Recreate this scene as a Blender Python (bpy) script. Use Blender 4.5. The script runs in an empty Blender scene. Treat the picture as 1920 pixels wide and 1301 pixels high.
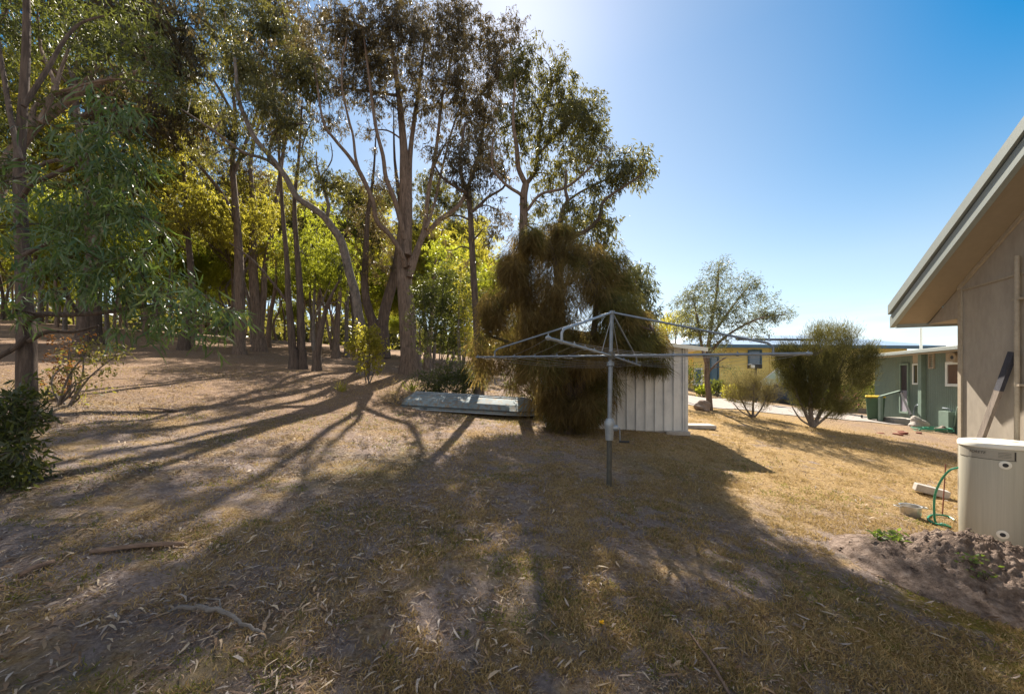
import bpy, math, random
import numpy as np
from mathutils import Vector
R = math.radians
rng = np.random.default_rng(7)
random.seed(7)
scene = bpy.context.scene
COL = scene.collection

# ------------------------------------------------------------------ camera, sky, sun
FPX, HOR, EYE = 715.0, 715.0, 1.67           # focal length and eye-level row of the 1920 px frame, eye height in metres
cam = bpy.data.cameras.new('camera')
camo = bpy.data.objects.new('camera', cam); COL.objects.link(camo)
camo.location = (0, 0, EYE); camo.rotation_euler = (R(90), 0, 0)
cam.sensor_width = 36; cam.lens = 36 * FPX / 1920
cam.shift_y = (HOR - 650.5) / 1920
cam.clip_start = 0.05; cam.clip_end = 6000
scene.camera = camo
SUN_EL, SUN_AZ = 45.3, -.5                   # straight ahead, a touch to the left
w = bpy.data.worlds.new('World'); scene.world = w; w.use_nodes = True
nt = w.node_tree; bg = nt.nodes['Background']
sky = nt.nodes.new('ShaderNodeTexSky'); sky.sky_type = 'NISHITA'; sky.sun_disc = False
sky.sun_elevation = R(SUN_EL); sky.sun_rotation = R(SUN_AZ)
sky.air_density = 1.0; sky.dust_density = 0.32; sky.ozone_density = 1.6; sky.altitude = 30
tc = nt.nodes.new('ShaderNodeTexCoord')
mp = nt.nodes.new('ShaderNodeMapping'); mp.inputs['Scale'].default_value = (3.0, 3.0, 26.0)
nt.links.new(tc.outputs['Generated'], mp.inputs['Vector'])
cn = nt.nodes.new('ShaderNodeTexNoise'); cn.inputs['Scale'].default_value = 1.6; cn.inputs['Detail'].default_value = 7
nt.links.new(mp.outputs['Vector'], cn.inputs['Vector'])
cr = nt.nodes.new('ShaderNodeValToRGB'); cr.color_ramp.elements[0].position = .47; cr.color_ramp.elements[1].position = .68
nt.links.new(cn.outputs['Fac'], cr.inputs['Fac'])
sx = nt.nodes.new('ShaderNodeSeparateXYZ'); nt.links.new(tc.outputs['Generated'], sx.inputs['Vector'])
mr = nt.nodes.new('ShaderNodeMapRange'); mr.inputs['From Min'].default_value = .17; mr.inputs['From Max'].default_value = .06
nt.links.new(sx.outputs['Z'], mr.inputs['Value'])
mm = nt.nodes.new('ShaderNodeMath'); mm.operation = 'MULTIPLY'
nt.links.new(cr.outputs['Color'], mm.inputs[0]); nt.links.new(mr.outputs['Result'], mm.inputs[1])
m2 = nt.nodes.new('ShaderNodeMath'); m2.operation = 'MULTIPLY'; m2.inputs[1].default_value = .55
nt.links.new(mm.outputs[0], m2.inputs[0])
mx = nt.nodes.new('ShaderNodeMix'); mx.data_type = 'RGBA'
mx.inputs['B'].default_value = (9.0, 9.2, 9.6, 1)
nt.links.new(m2.outputs[0], mx.inputs['Factor']); hs = nt.nodes.new('ShaderNodeHueSaturation'); sr = nt.nodes.new('ShaderNodeValToRGB'); e_ = sr.color_ramp.elements
e_[0].position = .05; e_[0].color = (.35, .35, .35, 1); e_[1].position = .62; e_[1].color = (.92, .92, .92, 1)
for p_, v_ in ((.24, .44), (.42, .68)): q_ = e_.new(p_); q_.color = (v_, v_, v_, 1)
nt.links.new(sx.outputs['Z'], sr.inputs['Fac'])
sm = nt.nodes.new('ShaderNodeMath'); sm.operation = 'MULTIPLY'; sm.inputs[1].default_value = 2.0
nt.links.new(sr.outputs['Color'], sm.inputs[0])
dp_ = nt.nodes.new('ShaderNodeVectorMath'); dp_.operation = 'DOT_PRODUCT'; dp_.inputs[1].default_value = (math.sin(R(SUN_AZ)) * math.cos(R(SUN_EL)), math.cos(R(SUN_AZ)) * math.cos(R(SUN_EL)), math.sin(R(SUN_EL)))
nt.links.new(tc.outputs['Generated'], dp_.inputs[0])
dr2 = nt.nodes.new('ShaderNodeMapRange'); dr2.interpolation_type = 'SMOOTHERSTEP'; dr2.inputs['From Min'].default_value = .62; dr2.inputs['From Max'].default_value = .99; dr2.inputs['To Min'].default_value = 1; dr2.inputs['To Max'].default_value = .62
nt.links.new(dp_.outputs['Value'], dr2.inputs['Value'])
sm2 = nt.nodes.new('ShaderNodeMath'); sm2.operation = 'MULTIPLY'; nt.links.new(sm.outputs[0], sm2.inputs[0]); nt.links.new(dr2.outputs['Result'], sm2.inputs[1]); nt.links.new(sm2.outputs[0], hs.inputs['Saturation'])
hs.inputs['Hue'].default_value = .488
nt.links.new(sky.outputs['Color'], hs.inputs['Color']); nt.links.new(hs.outputs['Color'], mx.inputs['A'])
nt.links.new(mx.outputs['Result'], bg.inputs['Color'])
# broken cloud added out of view, away from the sun, to brighten shaded sides
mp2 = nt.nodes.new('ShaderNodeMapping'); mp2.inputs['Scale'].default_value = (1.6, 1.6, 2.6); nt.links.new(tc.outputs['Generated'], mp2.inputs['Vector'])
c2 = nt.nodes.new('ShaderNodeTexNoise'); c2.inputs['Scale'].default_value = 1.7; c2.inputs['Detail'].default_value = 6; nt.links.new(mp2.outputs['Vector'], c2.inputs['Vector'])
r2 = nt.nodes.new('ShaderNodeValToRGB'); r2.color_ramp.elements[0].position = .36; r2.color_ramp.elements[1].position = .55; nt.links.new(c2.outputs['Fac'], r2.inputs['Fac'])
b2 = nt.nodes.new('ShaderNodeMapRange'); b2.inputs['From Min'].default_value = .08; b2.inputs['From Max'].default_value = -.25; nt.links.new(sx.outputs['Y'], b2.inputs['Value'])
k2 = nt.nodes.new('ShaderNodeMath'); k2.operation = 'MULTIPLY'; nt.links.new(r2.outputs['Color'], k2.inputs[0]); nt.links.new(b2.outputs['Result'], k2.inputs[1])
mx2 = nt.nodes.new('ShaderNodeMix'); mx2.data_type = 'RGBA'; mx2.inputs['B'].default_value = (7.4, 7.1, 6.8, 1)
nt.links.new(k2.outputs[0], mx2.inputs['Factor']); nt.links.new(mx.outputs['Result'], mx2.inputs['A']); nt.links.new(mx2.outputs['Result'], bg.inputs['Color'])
bg.inputs['Strength'].default_value = 0.0515
sl = bpy.data.lights.new('sun', 'SUN'); sl.energy = 5.0; sl.angle = R(.53); sl.color = (1, .90, .76)
so = bpy.data.objects.new('sun', sl); COL.objects.link(so)
sd = Vector((math.sin(R(SUN_AZ)) * math.cos(R(SUN_EL)), math.cos(R(SUN_AZ)) * math.cos(R(SUN_EL)), math.sin(R(SUN_EL))))
so.rotation_euler = sd.to_track_quat('Z', 'Y').to_euler(); so.location = (0, 30, 40)
vs = scene.view_settings; vs.view_transform = 'Standard'; vs.look = 'None'; vs.gamma = 1; vs.use_curve_mapping = False
vs.exposure = 1.6
scene.cycles.max_bounces = 8; scene.cycles.diffuse_bounces = 4; scene.cycles.transmission_bounces = 6
scene.cycles.transparent_max_bounces = 8
scene.cycles.use_denoising = True

# ------------------------------------------------------------------ terrain height, pixel <-> place helpers
def P(px, py, d):
    return np.array([(px - 960) / FPX * d, d, EYE - (py - HOR) / FPX * d])
_ctl = [(1145, 905, 4.7), (752, 771, 9.15), (820, 776, 8.85), (890, 781, 8.75), (960, 786, 8.6), (1024, 790, 8.45), (740, 800, 7.9), (880, 805, 7.7), (1060, 800, 7.9), (1288, 808, 8.3), (1440, 880, 6.3), (1328, 770, 12.8), (1410, 782, 12),
        (1523, 799, 11), (1640, 786, 16.9), (1800, 806, 12.3), (560, 696, 13.5), (770, 692, 14.5), (449, 667, 17.8),
        (485, 655, 20), (1300, 748, 16), (1420, 766, 14.5), (1300, 728, 24), (1880, 1042, 3.75), (1800, 1000, 4.5), (690, 715, 11.5)]
def _plane(x, y):
    r = np.maximum(np.hypot(x, y), 1e-6)
    s = np.where(r < 40, r, 40 + 30 * (1 - np.exp(-(r - 40) / 30))) / r
    left = np.clip(-x / r, -1, .80)
    return (.09 * y * s + .10 * left * r * s)
_C = np.array([P(*c) for c in _ctl]); _CR = _C[:, 2] - _plane(_C[:, 0], _C[:, 1])
def gz(x, y):
    x = np.asarray(x, float); y = np.asarray(y, float)
    num = np.zeros(np.broadcast(x, y).shape); den = np.full(num.shape, .35)
    for (cx, cy, _), rr in zip(_C, _CR):
        s = .9 + .13 * cy
        wgt = np.exp(-((x - cx) ** 2 + (y - cy) ** 2) / (2 * s * s))
        num = num + wgt * rr; den = den + wgt
    b = .018 * np.sin(1.9 * x + .7 * y) * np.sin(1.3 * y - .5 * x + 1) + .012 * np.sin(4.1 * x + 1.3 * np.sin(2.2 * y)) * np.sin(3.7 * y + .6)
    return _plane(x, y) + num / den + b
def G(x, y, dz=0.0):
    return np.array([x, y, float(gz(x, y)) + dz])
def GP(px, py):                               # where the ray of a pixel meets the ground
    dd = np.geomspace(1.2, 120, 3000)
    x = (px - 960) / FPX * dd; z = EYE - (py - HOR) / FPX * dd
    k = np.nonzero(z <= gz(x, dd))[0]
    d = dd[k[0]] if len(k) else 60
    return G((px - 960) / FPX * d, d)
def PLN(px, py, o, d):                        # where the ray of a pixel meets the upright plane through o along d
    a = (px - 960) / FPX
    t = (o[0] * d[1] - o[1] * d[0]) / (a * d[1] - d[0])
    return np.array([a * t, t, EYE - (py - HOR) / FPX * t])

def vnoise(x, y, f, seed):
    r = np.random.default_rng(seed); tb = r.random((64, 64)); xi, yi = np.floor(x * f).astype(int), np.floor(y * f).astype(int); fx, fy = x * f - xi, y * f - yi
    fx, fy = fx * fx * (3 - 2 * fx), fy * fy * (3 - 2 * fy); g_ = lambda i, j: tb[(xi + i) % 64, (yi + j) % 64]
    return (g_(0, 0) * (1 - fx) + g_(1, 0) * fx) * (1 - fy) + (g_(0, 1) * (1 - fx) + g_(1, 1) * fx) * fy
# ------------------------------------------------------------------ scene-object helpers
LOC = {}
def tag(o, label=None, cat=None, group=None, kind=None):
    if label: o['label'] = label
    if cat: o['category'] = cat
    if group: o['group'] = group
    if kind: o['kind'] = kind
    return o
def thing(name, label, cat, loc, group=None):
    o = bpy.data.objects.new(name, None); COL.objects.link(o); o.empty_display_size = .1
    o.location = tuple(loc); LOC[o.name] = np.array(loc, float)
    return tag(o, label, cat, group)
def raw_mesh(name, V, loops, counts, smooth=False):
    me = bpy.data.meshes.new(name)
    V = np.asarray(V, np.float32); loops = np.asarray(loops, np.int32); counts = np.asarray(counts, np.int32)
    me.vertices.add(len(V)); me.vertices.foreach_set('co', V.ravel())
    me.loops.add(len(loops)); me.loops.foreach_set('vertex_index', loops)
    me.polygons.add(len(counts))
    st = np.zeros(len(counts), np.int32); st[1:] = np.cumsum(counts)[:-1]
    me.polygons.foreach_set('loop_start', st); me.polygons.foreach_set('loop_total', counts)
    me.polygons.foreach_set('use_smooth', np.full(len(counts), smooth, bool))
    me.update(calc_edges=True)
    return me
def link(name, me, mat, parent=None, origin=None):
    me.materials.append(mat)
    o = bpy.data.objects.new(name, me); COL.objects.link(o)
    if parent is not None:
        o.parent = parent; LOC[o.name] = LOC[parent.name]
    else:
        LOC[o.name] = np.array(origin if origin is not None else (0, 0, 0), float); o.location = tuple(LOC[o.name])
    return o
class MB:
    """collects shapes in world coordinates; build() links them as ONE mesh object"""
    def __init__(s): s.v = []; s.f = []
    def add(s, v, f):
        b = len(s.v); s.v += [tuple(map(float, p)) for p in v]; s.f += [tuple(i + b for i in q) for q in f]; return s
    def hexa(s, p):   # p: 8 corners, bottom 4 then top 4
        return s.add(p, [(0, 3, 2, 1), (4, 5, 6, 7), (0, 1, 5, 4), (1, 2, 6, 5), (2, 3, 7, 6), (3, 0, 4, 7)])
    def box(s, c, size, ax=(1, 0, 0)):
        ax = np.array(ax, float); ax /= np.linalg.norm(ax); ay = np.array([-ax[1], ax[0], 0]); c = np.array(c, float)
        p = []
        for dz in (-.5, .5):
            for a, b in ((-.5, -.5), (.5, -.5), (.5, .5), (-.5, .5)):
                p.append(c + ax * a * size[0] + ay * b * size[1] + np.array([0, 0, dz * size[2]]))
        return s.hexa(p)
    def bar(s, a, b, wd, th, up=(0, 0, 1)):   # rectangular bar from a to b
        a = np.array(a, float); b = np.array(b, float); d = b - a; d /= np.linalg.norm(d)
        u = np.cross(d, np.array(up, float)); 
        if np.linalg.norm(u) < 1e-4: u = np.cross(d, (1, 0, 0))
        u /= np.linalg.norm(u); v = np.cross(u, d)
        p = [e + u * i * wd / 2 + v * j * th / 2 for e in (a, b) for i, j in ((-1, -1), (1, -1), (1, 1), (-1, 1))]
        return s.hexa(p)
    def tube(s, pts, r, n=10, cap=True):
        pts = [np.array(p, float) for p in pts]
        if np.isscalar(r): r = [r] * len(pts)
        b = len(s.v); prev = None
        for i, p in enumerate(pts):
            t = pts[min(i + 1, len(pts) - 1)] - pts[max(i - 1, 0)]; t /= max(np.linalg.norm(t), 1e-9)
            ref = prev if prev is not None else (np.array([1., 0, 0]) if abs(t[0]) < .8 else np.array([0, 1., 0]))
            u = ref - t * ref.dot(t); u /= max(np.linalg.norm(u), 1e-9); prev = u; v = np.cross(t, u)
            for k in range(n):
                a = 2 * math.pi * k / n
                s.v.append(tuple(p + r[i] * (math.cos(a) * u + math.sin(a) * v)))
        for i in range(len(pts) - 1):
            for k in range(n):
                k2 = (k + 1) % n
                s.f.append((b + i * n + k, b + i * n + k2, b + (i + 1) * n + k2, b + (i + 1) * n + k))
        if cap:
            s.f.append(tuple(b + k for k in range(n))[::-1]); s.f.append(tuple(b + (len(pts) - 1) * n + k for k in range(n)))
        return s
    def lathe(s, c, prof, n=32):
        b = len(s.v); c = np.array(c, float)
        for r, z in prof:
            for k in range(n):
                a = 2 * math.pi * k / n; s.v.append((c[0] + r * math.cos(a), c[1] + r * math.sin(a), c[2] + z))
        for i in range(len(prof) - 1):
            for k in range(n):
                k2 = (k + 1) % n
                s.f.append((b + i * n + k, b + i * n + k2, b + (i + 1) * n + k2, b + (i + 1) * n + k))
        s.f.append(tuple(b + k for k in range(n))[::-1]); s.f.append(tuple(b + (len(prof) - 1) * n + k for k in range(n)))
        return s
    def build(s, name, mat, parent=None, smooth=False, bevel=0, origin=None, label=None):
        o0 = LOC[parent.name] if parent is not None else np.array(origin if origin is not None else np.mean(s.v, axis=0) * (1, 1, 0) + (0, 0, min(p[2] for p in s.v)))
        V = np.array(s.v) - o0
        me = raw_mesh(name, V, [i for f in s.f for i in f], [len(f) for f in s.f], smooth)
        o = link(name, me, mat, parent, o0)
        if smooth:
            me.polygons.foreach_set('use_smooth', np.ones(len(me.polygons), bool))
            try: me.set_sharp_from_angle(angle=R(40))
            except Exception: pass
        if bevel:
            m = o.modifiers.new('bevel', 'BEVEL'); m.width = bevel; m.segments = 2; m.limit_method = 'ANGLE'
        if label: o['label'] = label
        return o

# ------------------------------------------------------------------ materials
def newmat(name):
    m = bpy.data.materials.new(name); m.use_nodes = True
    return m, m.node_tree, m.node_tree.nodes['Principled BSDF']
def N(t, kind, **kw):
    n = t.nodes.new(kind)
    for k, v in kw.items():
        if k in n.inputs: n.inputs[k].default_value = v
        else: setattr(n, k, v)
    return n
def noise(t, scale, detail=5, rough=.55, vec=None, dist=0):
    n = N(t, 'ShaderNodeTexNoise', Scale=scale, Detail=detail, Roughness=rough, Distortion=dist)
    if vec is not None: t.links.new(vec, n.inputs['Vector'])
    return n.outputs['Fac']
def ramp(t, fac, stops):
    n = t.nodes.new('ShaderNodeValToRGB'); e = n.color_ramp.elements
    while len(e) < len(stops): e.new(.5)
    for i, (p, c) in enumerate(stops):
        e[i].position = p; e[i].color = c if len(c) == 4 else (*c, 1)
    t.links.new(fac, n.inputs['Fac']); return n.outputs['Color']
def mixc(t, fac, a, b, mode='MIX'):
    n = t.nodes.new('ShaderNodeMix'); n.data_type = 'RGBA'; n.blend_type = mode
    for k, v in (('Factor', fac), ('A', a), ('B', b)):
        if hasattr(v, 'is_output') or hasattr(v, 'links'): t.links.new(v, n.inputs[k])
        else: n.inputs[k].default_value = v if k == 'Factor' else (*v, 1)
    return n.outputs['Result']
def bump(t, bs, h, strength=.4, dist=.01):
    b = N(t, 'ShaderNodeBump', Strength=strength, Distance=dist); t.links.new(h, b.inputs['Height']); t.links.new(b.outputs['Normal'], bs.inputs['Normal'])
def objvec(t, scale=(1, 1, 1)):
    c = t.nodes.new('ShaderNodeTexCoord'); m = N(t, 'ShaderNodeMapping'); m.inputs['Scale'].default_value = scale
    t.links.new(c.outputs['Object'], m.inputs['Vector']); return m.outputs['Vector']
def paint(name, c, rough=.6, vary=.12, metal=0, scale=6, bumps=.1, stretch=(1, 1, 1), spec=.4):
    m, t, b = newmat(name); v = objvec(t, stretch)
    f = noise(t, scale, 6, .65, v); f2 = noise(t, scale * 9, 4, .6, v)
    lo = tuple(x * (1 - vary * 1.8) for x in c); hi = tuple(min(1, x * (1 + vary)) for x in c)
    col = ramp(t, f, [(.3, lo), (.7, hi)])
    col = mixc(t, .35, col, ramp(t, f2, [(.35, lo), (.65, hi)]))
    t.links.new(col, b.inputs['Base Color']); b.inputs['Roughness'].default_value = rough; b.inputs['Metallic'].default_value = metal
    b.inputs['Specular IOR Level'].default_value = spec
    if bumps: bump(t, b, f2, bumps, .004)
    return m
def bark(name, c1, c2, c3=None, st=(9, 9, 1.1), strength=.9):
    m, t, b = newmat(name); v = objvec(t, st)
    f = noise(t, 2.2, 7, .7, v, .6); f2 = noise(t, .9, 3, .5, objvec(t, (1, 1, .6)))
    col = ramp(t, f, [(.3, c1), (.66, c2)])
    if c3: col = mixc(t, ramp(t, f2, [(.5, (0, 0, 0)), (.62, (1, 1, 1))]), col, c3)
    t.links.new(col, b.inputs['Base Color']); b.inputs['Roughness'].default_value = .9; b.inputs['Specular IOR Level'].default_value = .15
    bump(t, b, f, strength, .03); return m
def leafmat(name, cols, trans, tmix=.45, rough=.45, spec=.4):
    m, t, b = newmat(name)
    g = t.nodes.new('ShaderNodeNewGeometry')
    n = len(cols); st = [(i / max(1, n - 1), c) for i, c in enumerate(cols)]
    col = ramp(t, g.outputs['Random Per Island'], st)
    t.links.new(col, b.inputs['Base Color']); b.inputs['Roughness'].default_value = rough; b.inputs['Specular IOR Level'].default_value = spec
    tr = t.nodes.new('ShaderNodeBsdfTranslucent')
    tcol = ramp(t, g.outputs['Random Per Island'], [(0, tuple(x * .75 for x in trans)), (.5, trans), (1, tuple(min(1, x * 1.25) for x in trans))])
    t.links.new(tcol, tr.inputs['Color'])
    ms = N(t, 'ShaderNodeMixShader'); ms.inputs[0].default_value = tmix
    t.links.new(b.outputs[0], ms.inputs[1]); t.links.new(tr.outputs[0], ms.inputs[2])
    t.links.new(ms.outputs[0], t.nodes['Material Output'].inputs['Surface']); return m
def glass(name, c=(.02, .025, .03), rough=.08):
    m, t, b = newmat(name); b.inputs['Base Color'].default_value = (*c, 1); b.inputs['Roughness'].default_value = rough
    b.inputs['Specular IOR Level'].default_value = .7; return m

M = {}
M['bark_gum'] = bark('gum_bark', (.06, .045, .036), (.24, .18, .145))
M['bark_pale'] = bark('pale_bark', (.16, .13, .11), (.42, .37, .32), (.22, .18, .15), (4, 4, .8), .4)
M['bark_dark'] = bark('dark_bark', (.035, .028, .024), (.145, .11, .09))
M['bark_grey'] = bark('grey_bark', (.06, .053, .05), (.22, .19, .17), None, (7, 7, 2.5))
M['twig'] = paint('twig', (.085, .062, .05), .9, .3, spec=.1)
M['leaf_olive'] = leafmat('olive_leaf', [(.030, .036, .018), (.05, .056, .025), (.075, .072, .03)], (.22, .20, .035), .42)
M['leaf_brown'] = leafmat('brown_olive_leaf', [(.034, .032, .022), (.055, .048, .028), (.08, .06, .035)], (.17, .125, .04), .36)
M['leaf_bright'] = leafmat('bright_leaf', [(.05, .085, .018), (.08, .115, .025), (.12, .13, .03)], (.42, .45, .035), .55)
M['leaf_yellow'] = leafmat('yellow_leaf', [(.08, .09, .02), (.12, .115, .025), (.16, .135, .03)], (.52, .47, .05), .55)
M['leaf_wattle'] = leafmat('wattle_leaf', [(.045, .085, .036), (.065, .115, .046), (.09, .14, .05), (.13, .14, .04)], (.16, .24, .035), .32, .38, .5)
M['leaf_dark'] = leafmat('dark_leaf', [(.02, .03, .014), (.034, .046, .018), (.05, .06, .022)], (.18, .20, .03), .36)
M['leaf_grey'] = leafmat('grey_green_leaf', [(.06, .078, .05), (.085, .10, .062), (.11, .12, .07)], (.20, .21, .07), .38)
M['leaf_red'] = leafmat('dead_leaf', [(.10, .045, .02), (.16, .075, .03), (.2, .11, .05)], (.30, .13, .03), .4, .7, .2)
M['needle'] = leafmat('brown_needle', [(.07, .055, .03), (.105, .082, .038), (.155, .12, .05)], (.36, .25, .07), .46, .7, .15)
M['needle_green'] = leafmat('olive_needle', [(.055, .06, .022), (.085, .085, .03), (.12, .105, .04)], (.24, .21, .05), .4, .7, .15)
M['broom'] = leafmat('olive_broom', [(.042, .045, .018), (.065, .065, .025), (.095, .088, .034)], (.18, .165, .04), .38, .7, .15)
M['broom_pale'] = leafmat('pale_broom', [(.10, .085, .045), (.15, .125, .06), (.19, .16, .08)], (.24, .20, .07), .36, .7, .15)
M['leaf_shrub'] = leafmat('dull_shrub_leaf', [(.06, .065, .02), (.10, .095, .03), (.13, .11, .035)], (.32, .29, .05), .42)
M['straw'] = leafmat('straw', [(.26, .175, .08), (.40, .29, .14), (.50, .39, .21), (.19, .15, .07), (.15, .10, .055)], (.46, .33, .14), .35, .8, .15)
M['grass_green'] = leafmat('green_blade', [(.08, .10, .025), (.13, .14, .035), (.2, .18, .06)], (.28, .28, .05), .4, .7, .15)
M['litter'] = leafmat('fallen_leaf', [(.10, .06, .035), (.20, .125, .075), (.34, .24, .15), (.50, .41, .30), (.15, .095, .065), (.28, .20, .14), (.42, .37, .33), (.12, .08, .06)], (.25, .15, .07), .2, .7, .25)
M['galv'] = paint('galvanised_steel', (.20, .235, .28), .45, .18, .55, 14, .05, spec=.5)
M['galv_light'] = paint('pale_galvanised_steel', (.29, .325, .36), .42, .15, .4, 14, .05)
M['rust_post'] = paint('weathered_post', (.085, .085, .075), .6, .25, .3, 12, .1)
M['black'] = paint('black_rubber', (.02, .02, .02), .6, .2)
M['wire'] = paint('line_wire', (.28, .28, .28), .5, .1, .3)
M['cream'] = paint('cream_steel', (.42, .41, .35), .42, .09, 0, 3, .02, (7, 7, .12))
M['lid'] = paint('cream_lid', (.72, .70, .62), .45, .06, 0, 8, .02)
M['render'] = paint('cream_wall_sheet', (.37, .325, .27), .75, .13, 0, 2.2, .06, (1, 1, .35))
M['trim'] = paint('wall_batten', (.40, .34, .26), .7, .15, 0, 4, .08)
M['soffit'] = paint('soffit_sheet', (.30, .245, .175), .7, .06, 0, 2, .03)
M['fascia'] = paint('grey_green_fascia', (.28, .31, .295), .45, .06, 0, 5, .02)
M['roofdark'] = paint('dark_roof_steel', (.10, .12, .13), .5, .1, .2, 3, .05)
M['green'] = paint('green_cladding', (.155, .205, .175), .6, .10, 0, 2.5, .05, (1, 1, .3))
M['green_trim'] = paint('green_trim', (.17, .235, .195), .6, .10)
M['white'] = paint('white_frame', (.66, .68, .64), .55, .08)
M['yellow'] = paint('yellow_weatherboard', (.82, .64, .22), .7, .08, 0, 2, .04)
M['roofblue'] = paint('pale_steel_roof', (.40, .50, .62), .35, .08, .4, 3, .02)
M['bluefascia'] = paint('blue_gutter', (.05, .11, .17), .5, .1)
M['glass'] = glass('window_glass')
M['glass_brown'] = glass('curtained_glass', (.10, .055, .045), .15)
M['glass_blue'] = glass('blue_window_glass', (.07, .13, .20), .12)
M['dark'] = paint('dark_shade_and_fittings', (.03, .032, .035), .7, .2)
M['brown'] = paint('brown_gable', (.12, .075, .05), .8, .2)
M['door'] = paint('grey_door', (.30, .28, .33), .6, .08)
M['screen'] = paint('dark_screen', (.03, .022, .03), .5, .2)
M['binlid'] = paint('yellow_lid', (.68, .46, .03), .5, .08)
M['bingreen'] = paint('dark_green_plastic', (.035, .085, .045), .45, .1)
M['wood'] = paint('weathered_wood', (.22, .18, .15), .85, .3, 0, 5, .4, (6, 6, .7))
M['charred'] = paint('charred_wood', (.05, .05, .065), .8, .3, 0, 6, .4, (6, 6, .7))
M['deadwood'] = paint('silvered_deadwood', (.15, .135, .125), .85, .3, 0, 8, .5, (1, 5, 5))
M['barkstrip'] = paint('bark_strip', (.19, .125, .09), .9, .35, 0, 7, .6, (1, 8, 8))
M['rock'] = paint('rock', (.23, .18, .15), .9, .25, 0, 5, .6)
M['concrete'] = paint('concrete', (.36, .33, .30), .9, .18, 0, 5, .3)
M['steel'] = paint('stainless', (.5, .48, .45), .35, .15, .7, 8, .05)
M['hose'] = paint('green_hose', (.02, .20, .12), .4, .1)
M['brick'] = paint('red_brick', (.22, .075, .05), .9, .2, 0, 12, .4)
M['weed'] = leafmat('weed_leaf', [(.05, .10, .02), (.09, .15, .035), (.13, .17, .05)], (.22, .30, .04), .4)
M['pink'] = leafmat('pink_petal', [(.45, .12, .16), (.55, .2, .25)], (.5, .15, .2), .35)
M['yellowpetal'] = leafmat('yellow_petal', [(.75, .42, .01), (.8, .5, .02)], (.7, .45, .02), .3)
M['lettering'] = paint('dark_lettering', (.035, .033, .03), .6, .05, bumps=0)
M['labelplate'] = paint('label_plate', (.33, .31, .26), .5, .05, bumps=0)
M['navy'] = paint('navy_paint', (.025, .04, .08), .35, .1)

def shed_mat():
    m, t, b = newmat('pale_shed_steel'); v = objvec(t)
    f = noise(t, 2.5, 7, .7, objvec(t, (1, 1, .5))); f2 = noise(t, 14, 5, .7, v)
    col = ramp(t, f, [(.30, (.40, .41, .42)), (.55, (.60, .60, .59)), (.8, (.68, .68, .66))])
    col = mixc(t, ramp(t, f2, [(.62, (0, 0, 0)), (.78, (.6, .6, .6))]), col, (.22, .20, .18))
    t.links.new(col, b.inputs['Base Color']); b.inputs['Roughness'].default_value = .5; return m
M['shed'] = shed_mat()
def boat_mat():
    m, t, b = newmat('weathered_aluminium'); v = objvec(t)
    f = noise(t, 3.2, 8, .75, v, .4); f2 = noise(t, 10, 6, .7, v)
    col = ramp(t, f, [(.35, (.12, .155, .175)), (.6, (.20, .25, .275))])
    col = mixc(t, ramp(t, f2, [(.50, (0, 0, 0)), (.60, (.85, .85, .85))]), col, (.20, .15, .10))
    t.links.new(col, b.inputs['Base Color']); b.inputs['Roughness'].default_value = .8; b.inputs['Specular IOR Level'].default_value = .15; b.inputs['Metallic'].default_value = .0
    bump(t, b, f2, .1, .004); return m
M['boat'] = boat_mat()

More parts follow.
